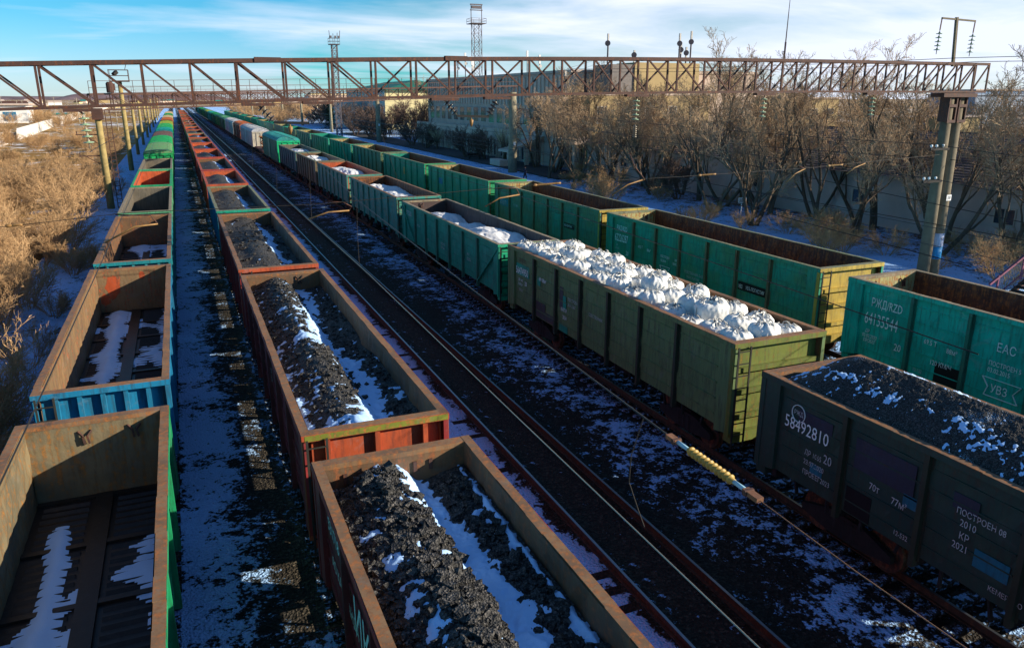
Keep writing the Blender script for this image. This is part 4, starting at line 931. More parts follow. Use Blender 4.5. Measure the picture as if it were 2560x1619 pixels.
y = 102.9
for k in range(14):
    Lw = 15.2 + k * .6; gondola(TX0, TX1, y, y + Lw, TH, [TEALG, TEAL62, TEALG, GREENY][k % 4], [DKIN, TEALG, RUSTIN][k % 3], [RIMG, TEALG][k % 2], 'green empty wagon far up the right train, %s beyond the sixth' % ordn[min(k, 13)] , 1 if k < 4 else 2, farm=[YELIN, TEALG][k % 2]); y += Lw + 1.3
#PART2
# ------------------------------------------------------------------ gantries over the yard
def insulator(parent, p, q, n, r, mat, capm, name='insulator_string'):
    p, q = Vector(p), Vector(q); d = (q - p); Ln = d.length; d.normalize(); b = MB()
    b.tube([p, q], .018, 6, 1); st = Ln / (n + 1)
    for k in range(n):
        c = p + d * (st * (k + .75))
        b.lathe(c, d, [(-.03, .035), (.0, .05), (.012, r * .75), (.03, r), (.045, r * .97), (.035, .05), (.05, .03)], 16, 0)
        b.lathe(c - d * st * .3, d, [(0, .03), (.03, .045), (st * .3, .045)], 10, 1)
    return b.build(name, [mat, capm], parent, True)
def gantry(P0, P1, zb0, zb1, zt0, zt1, label, nbay=30, det=2, camber=None, rail=False, xs=None, depth=.75):
    """box truss from P0 to P1 (x, y); heights of bottom and top chords at both ends"""
    t = thing('truss_gantry', label, 'gantry', (P0[0], P0[1], 0)); D = Vector((P1[0] - P0[0], P1[1] - P0[1], 0)); Ln = D.length; D.normalize(); Nn = Vector((-D.y, D.x, 0))
    cb = camber or (lambda s: 0)
    pt = lambda s, top, off: D * (Ln * s) + Nn * off + Vector((0, 0, (zt0 + (zt1 - zt0) * s if top else zb0 + (zb1 - zb0) * s) + cb(s)))
    ss = [i / nbay for i in range(nbay + 1)] if xs is None else xs
    th = .12 if det == 2 else .13
    for top in (0, 1):
        for off in (0, depth):
            b = MB()
            for a, c in zip(ss[:-1], ss[1:]): b.bar(pt(a, top, off), pt(c, top, off), th, .13 if top else .095)
            b.build('chord', M_STEEL, t)
    pb = MB()
    for i, s in enumerate(ss):
        for off in (0, depth):
            if det == 2:
                MB().bar(pt(s, 0, off), pt(s, 1, off), .07, .07, 0, (0, 1, 0)).build('post', M_STEEL, t)
            else: pb.bar(pt(s, 0, off), pt(s, 1, off), .08, .08)
        for top in (0, 1): pb.bar(pt(s, top, 0), pt(s, top, depth), .06, .06)
    db = MB()
    for i, (a, c) in enumerate(zip(ss[:-1], ss[1:])):
        f = i / len(ss)
        for off in (0, depth):
            down = (off == 0 and f < .62) or (off > 0 and f < .30)
            q0, q1 = (pt(a, 1, off), pt(c, 0, off)) if down else (pt(a, 0, off), pt(c, 1, off))
            if det == 2: MB().bar(q0, q1, .06, .06, 0, (0, 1, 0)).build('diagonal', M_STEEL, t)
            else: db.bar(q0, q1, .05, .05)
        db.bar(pt(a, 0, 0), pt(c, 0, depth), .05, .05); db.bar(pt(a, 1, depth), pt(c, 1, 0), .05, .05)
    pb.build('cross_ties', M_STEEL, t); db.build('lattice', M_STEEL, t)
    if rail:
        b = MB(); k = nbay
        h = 1.15
        for i in range(k + 1):
            s = i / k; p = pt(s, 1, 0); b.bar(p, p + Vector((0, 0, h)), .045, .045, 0, (0, 1, 0))
        for hh in (h, h * .5): b.bar(pt(0, 1, 0) + Vector((0, 0, hh)), pt(1, 1, 0) + Vector((0, 0, hh)), .045, .04)
        b.build('walkway_railing', M_STEEL, t)
        MB().bar(pt(0, 1, .38) + Vector((0, 0, .09)), pt(1, 1, .38) + Vector((0, 0, .09)), .5, .03).build('walkway', M_STEEL, t)
    return t, pt
Y1 = 29.6
x0g, x1g = -10.0, 40.1
xs_ = [0.0] + [(x - x0g) / (x1g - x0g) for x in [-8.4, -6.9, -5.4, -3.95, -2.38, -.88, .64, 2.15, 3.78, 5.43, 7.04, 8.6, 10.16, 11.71, 13.31, 14.78, 16.27, 17.52, 18.87, 20.4, 21.82, 23.24, 24.7, 26.21, 27.71, 29.24, 30.64, 32.13, 33.56, 34.94, 36.36, 37.68, 39.02]] + [1.0]
def cam1(s):
    x = x0g + s * (x1g - x0g)
    return .42 * (1 - ((x - 15) / 25.) ** 2) - .25
G1, pt1 = gantry((x0g, Y1), (x1g, Y1), 9.13, 9.93, 10.5, 11.33, 'big rusty truss gantry crossing the whole yard in the foreground', xs=xs_, camber=lambda s: .26 * math.sin(math.pi * min(1, s * 1.0)))
for x in (3.2, 10.2):   # splice sleeves on the top chord
    s = (x - x0g) / (x1g - x0g); p = pt1(s, 1, 0); MB().bar(p + Vector((-.45, 0, .01)), p + Vector((.45, 0, .01)), .19, .17).build('splice_plate', M_STEEL, G1)
zb1 = lambda x: (pt1((x - x0g) / (x1g - x0g), 0, 0)).z
for x in (2.75, 4.85, 9.7, 11.9, 18.4, 25.3, 32.1, -2.8):
    MB().box(x - x0g - .55, x - x0g + .55, -.12, .16, zb1(x) - .16, zb1(x) - .061).build('hanger_plate', M_STEEL, G1)
# second and further gantries
gantry((-6.9, 81), (43, 99.5), 8.5, 9.9, 9.9, 11.1, 'second gantry with a railed walkway, between the yellow post and the grey station pole', 28, 1, rail=True)
gantry((-7.4, 126), (43, 180), 8.6, 9.6, 10.0, 11.0, 'third gantry across the yard, seen just above the second one', 26, 1, rail=True)
gantry((-7.4, 190), (43.5, 250), 8.8, 9.4, 10.2, 10.9, 'fourth gantry across the yard', 24, 1, rail=True)
gantry((-7.6, 250), (44, 320), 9.0, 9.4, 10.4, 10.8, 'fifth gantry across the yard', 22, 1)
gantry((-7.8, 330), (44, 400), 9.2, 9.6, 10.6, 11.0, 'sixth gantry across the yard', 20, 1)
gantry((-8, 430), (45, 520), 9.6, 9.8, 11.0, 11.2, 'farthest gantry across the yard', 20, 1)
# relay box and lamps on the second gantry
t = thing('relay_cabinet', 'rusty transformer hung on the left end of the second gantry railing', 'electrical box', (-5.2, 81.4, 9.9)); b = MB()
b.lathe((0, 0, .15), (0, 0, 1), [(0, .28), (.05, .32), (.8, .32), (.95, .2)], 12); b.lathe((.35, .1, .35), (0, 0, 1), [(0, .08), (.6, .08)], 8); b.build('casing', M_STEEL, t)
# pylon of the first gantry
PY = thing('concrete_pylon', 'twin concrete pylon at the right end of the foreground gantry, plate reads 38', 'pylon', (38.35, Y1 + .35, 0))
for i, (dxx, dyy) in enumerate(((-.42, 0), (.46, .1))):
    MB().tube([(dxx, dyy, -.5), (dxx, dyy, 4.5), (dxx, dyy, 9.75)], [.34, .30, .25], 20).build('post', M_CONC, PY, True)
    b = MB()
    for s in (-1, 1): b.box(dxx + s * .27 - .04, dxx + s * .27 + .04, dyy - .3, dyy + .3, 8.4, 9.95)
    b.box(dxx - .31, dxx + .31, dyy - .31, dyy - .27, 8.35, 8.5); b.box(dxx - .31, dxx + .31, dyy - .31, dyy - .27, 9.15, 9.3)
    b.build('bracket', M_STEEL, PY)
MB().box(-1.35, 1.15, -.4, .4, 9.66, 9.86).build('head_beam', M_STEEL, PY)
MB().tube([(.46, .1, 0.9), (.46, .1, 1.6)], [.335, .33], 20).build('blue_band', G_('bright_blue_paint', (0.02, 0.34, 0.75), rust=.05), PY, True)
MB().tube([(.46, .1, 1.605), (.46, .1, 2.35)], [.333, .326], 20).build('white_band', G_('bluish_white_paint', (0.55, 0.62, 0.8), rust=.05), PY, True)
nb = MB().box(-.18, .18, -.01, .01, -.16, .16).build('number_plate', M_WHITE, PY, loc=(.40, -.26, 4.35)); 
tx = txt('38', .27, M_BLACK, nb, (-.15, -.014, -.09), '-y')
tx2 = txt('42', .22, M_BLACK, PY, (.28, -.26, 2.0), '-y')
tm = thing('feeder_arm', 'T-shaped steel arm with two insulator strings on top of the pylon', 'line arm', (38.0, Y1 + .35, 11.3))
b = MB(); b.bar((-.2, 0, -.1), (-.45, 0, 2.3), .13, .13, 0, (0, 1, 0)); b.bar((-1.5, 0, 2.22), (.95, 0, 2.16), .09, .08); b.build('arm', M_CONC, tm)
for x, zt in ((-1.5, 2.2), (.95, 2.14)):
    MB().bar((x, 0, zt), (x - .03, 0, zt - .55), .06, .03).build('hanger', M_STEEL, tm)
    insulator(tm, (x - .03, 0, zt - .55), (x - .05, 0, zt - 1.72), 5, .16, M_GLASS, M_DARK)
for z, x in ((7.0, 37.2), (5.3, 37.0)):
    t = thing('line_cross_arm', 'small cross arm with white pin insulators at %s on the twin pylon' % ('the upper level' if z > 6 else 'the lower level'), 'cross arm', (x, Y1 + .1, z))
    MB().box(-.45, .95, -.05, .05, -.06, .06).build('bar', M_DARK, t)
    for d in (-.38, .0, .5): MB().lathe((d, 0, .06), (0, 0, 1), [(0, .02), (.05, .02), (.06, .06), (.12, .07), (.18, .05)], 10).build('pin_insulator', M_WHITE, t, True)

t = thing('gantry_post', 'concrete post under the left end of the foreground gantry', 'pole', (-9.3, Y1 + .35, -.3)); MB().tube([(0, 0, -.3), (0, 0, 9.3)], [.33, .25], 16).build('shaft', M_CONC, t, True); MB().box(-.5, .5, -.4, .4, 9.25, 9.43).build('steel_cap', M_STEEL, t)
# hanging insulator strings of gantry 1
for x, lab in ((18.4, 'above the grey-teal wagons'), (25.3, 'above the trees right of the rightmost train'), (32.1, 'nearest to the twin pylon')):
    t = thing('insulator_string', 'pale green hanging insulator string ' + lab, 'insulator', (x, Y1, zb1(x) - .16)); insulator(t, (0, 0, 0), (-.03, 0, -1.15), 5, .15, M_GLASS, M_WIREL, 'glass_discs')
    if x < 20: insulator(t, (-.03, 0, -1.15), (-.03, 0, -1.75), 6, .09, M_WIREL, M_WIREL, 'lower_discs')
t = thing('insulator_string', 'green and white glass insulator string hanging at the far left of the gantry', 'insulator', (-2.8, Y1, zb1(-2.8) - .1)); insulator(t, (0, 0, -.1), (.06, 0, -1.25), 5, .17, M_GLASS, M_CONC2, 'glass_discs')
MB().bar((-.12, 0, 0), (0, 0, -.12), .1, .06).build('clamp', M_STEEL, t)
for (xa, xb_, lab) in ((2.75, 4.85, 'left of the two, over the coal train'), (9.7, 11.9, 'right one, before the grey building')):
    t = thing('v_shaped_insulator', 'V-shaped pair of dark insulator strings, ' + lab, 'insulator', ((xa + xb_) / 2, Y1, 0)); xm_ = (xa + xb_) / 2; zt = zb1(xm_) - .16; h = (xb_ - xa) / 2
    insulator(t, (-h, 0, zt), (-h + .52, 0, zt - .58), 4, .15, M_PORC, M_WIREL); insulator(t, (h, 0, zt), (h - .40, 0, zt - .62), 4, .15, M_PORC, M_WIREL)
    MB().bar((-h + .5, 0, zt - .60), (h - .36, 0, zt - .64), .07, .09).build('yoke', M_BLACK, t)
    MB().lathe((0, 0, zt - .66), (0, 0, -1), [(0, .02), (.08, .03), (.1, .09), (.25, .06), (.36, .02)], 10).build('clamp', M_OCHRE, t, True)

# ------------------------------------------------------------------ wires
def wire(label, pts, r=.011, m=None, sag=0.0, name='overhead_wire', group=None, cat='wire'):
    P_ = [Vector(p) for p in pts]; out = []
    for a, c in zip(P_[:-1], P_[1:]):
        k = 10 if sag else 1
        for i in range(k): s = i / k; q = a.lerp(c, s); q.z -= sag * 4 * s * (1 - s); out.append(q)
    out.append(P_[-1]); o = MB().tube(out, r, 5).build(name, m or M_WIRE); return tag(o, label, cat, group)
VY = 560
wire('thin bright contact wire running over the coal train, ending among the empty track', [(3.5, VY, 5.9), (3.5, 60, 5.95), (3.5, 16.2, 5.96), (3.45, 8, 5.9), (3.4, 2.2, 5.9)], .007, M_WIREL)
wire('carrier wire from the left V insulator down to the ribbed yellow rod', [(3.9, 200, 8.2), (3.85, Y1, 8.2), (3.6, 17.3, 7.4), (3.52, 9.5, 7.1), (3.5, 4.93, 6.95)], .009, M_WIRE)
wire('rusty tail of the carrier wire running from the yellow rod to the lower right corner', [(3.5, 3.77, 6.93), (3.5, 2.9, 6.90), (3.5, 1.6, 6.9)], .004, G_('dull_rust_wire', (0.20, 0.10, 0.05), rust=.3))
rod = thing('tension_rod', 'yellow ribbed insulator rod with blue ends and rusty clamps floating above the ballast', 'insulator', (3.5, 4.90, 6.95)); rod.scale = (.8, .8, .8); e_ = Vector((0, -1.40, -.02)); dd = e_.normalized()
b = MB(); b.bar((0, 0, 0), dd * .17, .075, .045); b.build('clamp', M_OCHRE2 if 'M_OCHRE2' in globals() else G_('clamp_rust', (0.26, 0.12, 0.06), rust=.4), rod)
b = MB(); b.bar(dd * 1.22, dd * 1.42, .075, .045); b.build('clamp', G_('clamp_rust', (0.26, 0.12, 0.06), rust=.4), rod)
b = MB(); b.tube([dd * .15, dd * .37], .022, 12); b.build('blue_sleeve', simple('pale_blue_sleeve', (0.30, 0.52, 0.62), .35, .1), rod, True)
b = MB(); b.tube([dd * 1.05, dd * 1.25], .022, 12); b.build('blue_sleeve', simple('pale_blue_sleeve', (0.30, 0.52, 0.62), .35, .1), rod, True)
prof = [(.36, .03)]
for k in range(11): a = .37 + k * .061; prof += [(a, .026), (a + .018, .044), (a + .028, .050), (a + .036, .044), (a + .042, .026)]
prof.append((1.06, .028)); MB().lathe((0, 0, 0), dd, prof, 24).build('ribbed_body', simple('yellow_silicone', (0.38, 0.25, 0.06), .45, .15), rod, True)
for d_ in (.14, 1.26): MB().lathe(dd * d_ + Vector((-.05, 0, 0)), (1, 0, 0), [(0, .03), (.10, .03)], 12).build('bolt', M_STEEL, rod)
wire('contact wire over the leftmost train', [(-2.3, VY, 5.3), (-2.3, 38.6, 5.25), (-2.3, 11.3, 5.42), (-2.3, 6, 5.5)], .012)
wire('carrier wire above the leftmost train', [(-2.8, VY, 7.6), (-2.8, 120, 7.3), (-2.78, Y1, 7.9)], .01)
wire('dark wire stretched across the white bags', [(13.2, VY, 6.0), (13.2, 30.1, 5.6), (13.2, 14.9, 5.25), (13.2, 9, 5.1)], .013)
wire('carrier wire from the right V insulator over the bag train', [(10.8, 220, 7.9), (10.8, Y1, 8.25), (12.6, 9, 6.8)], .009)
wire('upper dark wire over the rightmost green wagons', [(21.6, VY, 6.2), (21.6, 40, 6.1), (21.6, 18, 5.85), (21.6, 9, 5.75)], .013)
wire('second dark wire over the rightmost green wagons', [(21.6, 300, 7.2), (21.6, Y1, 7.2), (21.6, 12.6, 6.2), (21.6, 9, 6.1)], .012)
for k, (xa, ya, za_, zb_) in enumerate([(3.52, 17.2, 7.38, 5.97), (3.54, 24, 7.8, 5.97), (3.6, 33, 8.1, 5.98), (3.6, 44, 7.9, 5.98), (3.6, 58, 7.8, 5.98), (3.6, 75, 7.7, 5.97)]):
    wire('vertical dropper wire over the coal train, %s from the camera' % ordn[k], [(xa, ya, za_), (xa - .02, ya + .03, (za_ + zb_) / 2), (3.5, ya, zb_)], .005, M_WIRE, 0, 'dropper_wire')
wire('slack looped dropper wire below the yellow rod', [(3.51, 5.3, 6.95), (3.40, 5.3, 6.6), (3.38, 5.28, 6.35), (3.44, 5.2, 6.1), (3.48, 5.15, 5.95)], .005, M_WIRE, 0, 'dropper_wire')
wire('twisted dropper wire hanging in front of the wagon numbered 64135544', [(21.6, 13.5, 6.2), (21.62, 13.5, 5.2), (21.3, 13.5, 4.7)], .01, M_DARK, 0, 'dropper_wire')
for k, (ya, x) in enumerate([(45, 10.9), (60, 10.9), (78, 10.9), (100, 10.9)]):
    wire('thin dropper wire over the bag train, %s from the foreground gantry' % ordn[k], [(x, ya, 7.6), (12.0, ya + .5, 4.4)], .006, M_WIRE, 0, 'dropper_wire')
wire('cross cable holding the arms, strung under the foreground gantry', [(-14, Y1 + .2, 5.35), (-5.4, Y1 + .2, 5.56), (-2, Y1 + .2, 5.8), (4.7, Y1 + .2, 5.76), (12.8, Y1 + .2, 6.08), (21, Y1 + .2, 6.16), (28.6, Y1 + .2, 6.3), (37.8, Y1 + .2, 6.7)], .012, M_WIRE, 0, 'cross_cable')
for (xa, xb_, z) in ((13.6, 14.9, 6.09), (22.0, 23.0, 6.18), (29.8, 30.8, 6.36), (-5.6, -5.1, 5.57)):
    t = thing('cable_insulator', 'rusty brown rod insulator on the cross cable, x' if 0 else {13.6: 'brown rod insulator on the cross cable over the bag train', 22.0: 'brown rod insulator on the cross cable over the rightmost train', 29.8: 'brown rod insulator on the cross cable before the trees', -5.6: 'brown insulator on the cross cable at the left edge over dry bushes'}[xa], 'insulator', (xa, Y1 + .2, z))
    MB().lathe((0, 0, 0), (1, 0, .03), [(0, .02), (.05, .06), (.15, .06), (.2, .03)] + [(.22 + .06 * i + d, r) for i in range(int((xb_ - xa - .4) / .06)) for d, r in ((0, .03), (.02, .055))] + [((xb_ - xa) - .1, .03), (xb_ - xa, .05)], 10).build('body', M_OCHRE, t, True)
def regarm(label, pts, hang):
    t = thing('registration_arm', label, 'steady arm', pts[0]); p0 = Vector(pts[0])
    MB().tube([Vector(p) - p0 for p in pts], .03, 8).build('tube', M_OCHRE, t, True)
    MB().tube([Vector(p) - p0 for p in hang], .022, 6).build('bracket', M_STEEL, t, True)
ya = Y1 + .25
regarm('bent ochre arm hanging inside the third left wagon', [(-2.75, ya, 4.8), (-1.75, ya, 5.3), (-1.0, ya, 5.35)], [(-1.0, ya, 5.35), (-1.2, ya, 5.66), (-2.3, ya, 5.75)])
regarm('bent ochre arm over the empty track, tip pointing left', [(4.2, ya, 5.2), (5.0, ya, 5.43), (5.8, ya, 5.45)], [(5.8, ya, 5.45), (5.9, ya, 5.6), (5.6, ya, 5.77), (4.9, ya, 5.85)])
regarm('bent ochre arm beside the grey-olive wagons', [(11.45, ya, 5.3), (12.1, ya, 5.62), (13.0, ya, 5.72)], [(13.0, ya, 5.72), (12.85, ya, 6.0), (12.0, ya, 6.02)])
regarm('ochre arm in front of the thick tree trunks', [(17.5, ya, 5.5), (18.3, ya, 5.92), (19.15, ya, 6.12)], [(19.15, ya, 6.12), (18.6, ya, 6.7), (18.3, ya, 7.3)])
regarm('ochre arm before the low grey wall at right', [(27.3, ya, 5.62), (27.85, ya, 6.05), (28.45, ya, 6.27)], [(28.45, ya, 6.27), (28.0, ya, 6.4)])
regarm('pale arm nearest to the twin pylon', [(31.2, ya, 5.9), (31.7, ya, 6.2), (32.4, ya, 6.4)], [(32.4, ya, 6.4), (31.8, ya, 6.5)])
for k, (pts, lab) in enumerate([
    ([(150, 260, 25), (38, 75, 12.5), (37.5, Y1, 11.6), (36, -2, 11.6)], 'upper feeder wire rising to the right of the pylon top'),
    ([(150, 260, 24), (39, 75, 12.2), (39.2, Y1, 11.45), (39, -2, 11.3)], 'lower feeder wire rising to the right of the pylon top'),
    ([(43, 180, 9.0), (42.4, 99.5, 8.3), (37.4, Y1 + .1, 7.2), (36, 0, 6.6)], 'cable from the station pole to the upper cross arm'),
    ([(43, 180, 8.0), (42.4, 99.5, 7.4), (37.2, Y1 + .1, 5.45), (36, 0, 4.6)], 'cable from the station pole to the lower cross arm'),
    ([(42.4, 99.5, 6.6), (38.6, Y1, 6.4), (41, 12, 4.8)], 'thick cable sagging to the right behind the pylon')]):
    wire(lab, pts, .016, M_WIRE, .35 if k > 1 else .2)
wire('long dark wire crossing the snow behind the green wagons', [(33, 300, 6.8), (33, 60, 4.4), (33, 24, 3.6), (33, 6, 3.4)], .014)
wire('lower long wire crossing the snow behind the green wagons', [(34.2, 300, 5.8), (34.2, 60, 3.2), (34.2, 24, 2.5), (34.2, 6, 2.3)], .014)

# ------------------------------------------------------------------ poles
def pole(name, label, loc, h, r, m, arms=0, plate_=False, top=False, group=None, side_=1):
    t = thing(name, label, 'pole', loc, 0, group); MB().tube([(0, 0, -.4), (0, 0, h * .5), (0, 0, h)], [r * 1.25, r * 1.1, r], 14).build('shaft', m, t, True)
    for k in range(arms):
        z = h - 2.2 - k * 1.9; b = MB(); b.bar((0, 0, z), (side_ * 2.0, 0, z), .09, .09); b.bar((0, 0, z - 1.0), (side_ * 1.4, 0, z - .05), .06, .06)
        b.lathe((side_ * 1.9, 0, z + .05), (0, 0, 1), [(0, .04), (.25, .05)], 8); b.build('bracket_arm', M_STEEL, t)
    if plate_: MB().box(-.16, .16, -r * 1.25 - .03, -r * 1.25, 3.6, 4.1).build('number_plate', M_WHITE, t)
    if top: MB().box(-.45, .45, -.45, .45, h - .9, h + .1).build('steel_cap', M_STEEL, t)
    return t
def ladder_mast(label, loc, h, a=.42, m=None, name='lattice_ladder'):
    t = thing(name, label, 'ladder', loc); b = MB()
    for s in (-1, 1):
        for q in (-1, 1): b.bar((s * a / 2, q * a / 2, -.3), (s * a / 2, q * a / 2, h), .04, .04, 0, (0, 1, 0))
    z = 0
    while z < h:
        for q in (-1, 1): b.bar((-a / 2, q * a / 2, z), (a / 2, q * a / 2, z), .03, .03)
        z += .4
    b.build('frame', m or M_STEEL, t)
YC = simple('yellowed_concrete', (0.33, 0.25, 0.10), 0.85, 0.25, 2.0)
pole('gantry_post', 'nearest yellow concrete post left of the left train, carrying the second gantry', (-6.5, 81, -.3), 8.9, .27, YC, 2, side_=-1, top=True)
ladder_mast('thin lattice ladder beside the nearest yellow post', (-5.7, 81.2, -.3), 8.8)
pole('lighting_pole', 'tall yellow concrete pole topped by a lamp platform, second left of the train', (-6.6, 123.5, -.3), 12.0, .28, YC, 2, side_=-1)
t = thing('lamp_platform', 'square lamp platform with railing on the tall yellow pole', 'platform', (-6.6, 123.5, 11.7)); b = MB()
b.box(-1.2, 1.2, -1.0, 1.0, 0, .12)
for x in (-1.2, 1.2):
    for q in (-1, 1): b.bar((x, q, 0), (x, q, 1.6), .07, .07, 0, (0, 1, 0))
for z in (.8, 1.55):
    for q in (-1, 1): b.bar((-1.2, q, z), (1.2, q, z), .06, .06)
    for x in (-1.2, 1.2): b.bar((x, -1, z), (x, 1, z), .06, .06)
b.build('platform_frame', M_STEEL, t); MB().bar((-.6, -.9, .9), (-.2, -.5, 1.3), .5, .4).build('floodlight', M_DARK, t); MB().bar((.9, -1, 1.6), (1.1, -1.1, 2.2), .06, .06).build('aerial', M_STEEL, t)
for k, (yy, h) in enumerate([(158, 9), (190, 9.2), (225, 9.2), (255, 9.4), (300, 9.5), (340, 9.6), (390, 9.8), (440, 10)]):
    pole('gantry_post', 'yellow concrete post beside the left train, %s beyond the lamp platform' % ordn[k], (-7.0 - k * .1, yy, -.3), h, .24, YC, 1 if k < 3 else 0, side_=-1)
GC = simple('grey_green_concrete', (0.28, 0.24, 0.16), 0.85, 0.25, 2.0)
pole('gantry_pole', 'thick grey concrete pole standing in the snow before the station steps', (42.3, 99.5, -.3), 10.6, .52, GC, 2, True)
pole('gantry_pole', 'grey concrete pole beside the dark shrubs at the station', (42.9, 180, -.3), 10.4, .48, GC, 0, True)
for k, (x, yy, h) in enumerate([(42.5, 238, 10), (43, 300, 10), (43.5, 360, 10), (33, 330, 10), (36, 420, 10)]):
    pole('gantry_pole', 'far grey catenary pole on the right of the yard, %s beyond the shrubs' % ordn[k], (x, yy, -.3), h, .36, GC, 1 if k == 0 else 0)
# distribution poles in the steppe at left
rg = random.Random(5)
for k in range(22):
    x = -12 - rg.random() * 75; yy = 130 + rg.random() * 480; h = 7 + rg.random() * 4
    t = thing('field_pole', 'slim pole standing in the dry field left of the tracks', 'pole', (x, yy, -.36), 0, 'slim poles scattered over the dry field'); MB().tube([(0, 0, -.2), (0, 0, h)], [.16, .10], 8).build('shaft', M_CONC2, t)
    MB().bar((-.9, 0, h - .5), (.9, 0, h - .5), .09, .09).build('cross_bar', M_CONC2, t)

# ------------------------------------------------------------------ light masts
def mast(label, loc, h, a, plat, m, name='light_mast'):
    t = thing(name, label, 'mast', loc); nb = int(h / (a * 1.05)); b = MB(); lb = MB()
    for s in (-1, 1):
        for q in (-1, 1): b.bar((s * a / 2, q * a / 2, -.3), (s * a / 2, q * a / 2, h), .16, .16, 0, (0, 1, 0))
    b.build('legs', m, t)
    for i in range(nb):
        z0, z1 = h * i / nb, h * (i + 1) / nb; f = 1 if i % 2 else -1
        for q in (-1, 1):
            lb.bar((-f * a / 2, q * a / 2, z0), (f * a / 2, q * a / 2, z1), .09, .09); lb.bar((f * a / 2, q * a / 2, z0), (-f * a / 2, q * a / 2, z1), .07, .07); lb.bar((-a / 2, q * a / 2, z1), (a / 2, q * a / 2, z1), .08, .08)
            lb.bar((q * a / 2, -f * a / 2, z0), (q * a / 2, f * a / 2, z1), .09, .09)
    lb.build('lattice', m, t)
    pw = a * 1.9; b = MB(); b.box(-pw / 2, pw / 2, -pw / 2, pw / 2, h, h + .18)
    for zz_ in (.8, 1.5):
        for s in (-1, 1): b.bar((-pw / 2, s * pw / 2, h + zz_), (pw / 2, s * pw / 2, h + zz_), .08, .08); b.bar((s * pw / 2, -pw / 2, h + zz_), (s * pw / 2, pw / 2, h + zz_), .08, .08)
    for s in (-1, 0, 1):
        for q in (-1, 1): b.bar((s * pw / 2, q * pw / 2, h), (s * pw / 2, q * pw / 2, h + 1.5), .08, .08, 0, (0, 1, 0))
    b.build('platform', m, t)
    b = MB()
    if plat == 1:
        for s in (-1, 1): b.bar((s * a * .7, 0, h), (s * a * .7, 0, h + 5.5), .18, .18, 0, (0, 1, 0))
        b.box(-a * .8, a * .8, -.2, .2, h + 5.3, h + 5.6); b.box(-a * .8, a * .8, -.3, .3, h + 3.8, h + 4.0); b.box(-a * .6, a * .6, -.25, .25, h + 4.3, h + 5.1)
    else:
        for x in (-1, -.3, .5, 1): b.bar((x * pw / 2, -pw / 2, h + 1.5), (x * pw / 2 * 1.1, -pw / 2 - .2, h + 2.2 + abs(x)), .12, .12); 
        for x in (-.8, .1, .8): b.box(x * pw / 2 - .2, x * pw / 2 + .2, -pw / 2 - .4, -pw / 2 - .1, h + 1.5, h + 2.0)
    b.build('lamp_frame', m, t)
MG = simple('grey_steel_lattice', (0.13, 0.11, 0.12), 0.7, 0.2)
mast('slim lattice light mast above the far tracks, left of the two', (37.6, 200, 0), 21.9, 1.25, 0, MG)
mast('taller lattice light mast with a frame on top, behind the grey station building', (86, 230, 0), 30.6, 2.4, 1, MG)
t = thing('radio_mast', 'thin tapering radio mast rising out of the picture at upper right', 'mast', (133, 150, 0)); b = MB().tube([(0, 0, 0), (0, 0, 22)], .22, 6); b.build('lower_section', MG, t)
MB().tube([(0, 0, 22), (.1, 0, 31), (.2, 0, 40)], [.14, .07, .03], 6).build('upper_section', MG, t)

# ------------------------------------------------------------------ buildings
SHB = simple('grey_beige_render', (0.66, 0.50, 0.40), 0.9, 0.12, .6); SHD = simple('grey_panel', (0.52, 0.41, 0.34), 0.9, 0.15, .6)
YB = simple('sandy_yellow_render', (0.40, 0.30, 0.15), 0.9, 0.12, .4); CRM = simple('cream_yellow_render', (0.70, 0.60, 0.32), 0.9, 0.08, .4); TW = simple('pale_teal_render', (0.36, 0.42, 0.40), 0.9, .12, .4)
WIN = M_GLASSW; FRM = simple('pale_window_frame', (0.5, 0.48, 0.45), .7, .1)
def win(parent, face, pos, wd, h, fm=FRM, mull=1):
    """face '-x' or '-y': opening at pos (x, y, z) lower corner"""
    x, y, z = pos; b = MB(); p = MB(); d = .08
    if face == '-x':
        b.box(x - d, x - .003, y, y + wd, z - .12, z); b.box(x - d, x - .003, y, y + wd, z + h, z + h + .1); b.box(x - d, x - .003, y - .1, y, z - .12, z + h + .1); b.box(x - d, x - .003, y + wd, y + wd + .1, z - .12, z + h + .1)
        for k in range(1, mull + 1): b.box(x - .06, x - .003, y + wd * k / (mull + 1) - .04, y + wd * k / (mull + 1) + .04, z, z + h)
        p.box(x - .03, x - .004, y, y + wd, z, z + h)
    else:
        b.box(x, x + wd, y - d, y - .003, z - .12, z); b.box(x, x + wd, y - d, y - .003, z + h, z + h + .1); b.box(x - .1, x, y - d, y - .003, z - .12, z + h + .1); b.box(x + wd, x + wd + .1, y - d, y - .003, z - .12, z + h + .1)
        for k in range(1, mull + 1): b.box(x + wd * k / (mull + 1) - .04, x + wd * k / (mull + 1) + .04, y - .06, y - .003, z, z + h)
        p.box(x, x + wd, y - .03, y - .004, z, z + h)
    w0 = b.build('window', fm, parent); p.build('pane', WIN, w0); return w0
st = thing('station_building', 'large grey station building with vertical ribs and slit windows behind the bare trees', 'building', (51, 113, -.3))
MB().box(0, 12, 0, 62, 0, 4.3).build('ground_floor', SHB, st)
MB().box(-.35, .0, -.3, 62, 3.2, 4.75).build('parapet', SHB, st)
MB().box(5.2, 40, -4, 71, 0, 13.6).build('upper_block', SHD, st)
b = MB()
for k in range(48):
    y = -3.6 + k * 1.55; b.box(4.98, 5.199, y, y + .5, 8.7, 13.2)
b.build('facade_ribs', SHB, st); MB().box(4.9, 40.2, -4.2, 71.2, 13.602, 14.0).build('roof_edge', SHD, st)
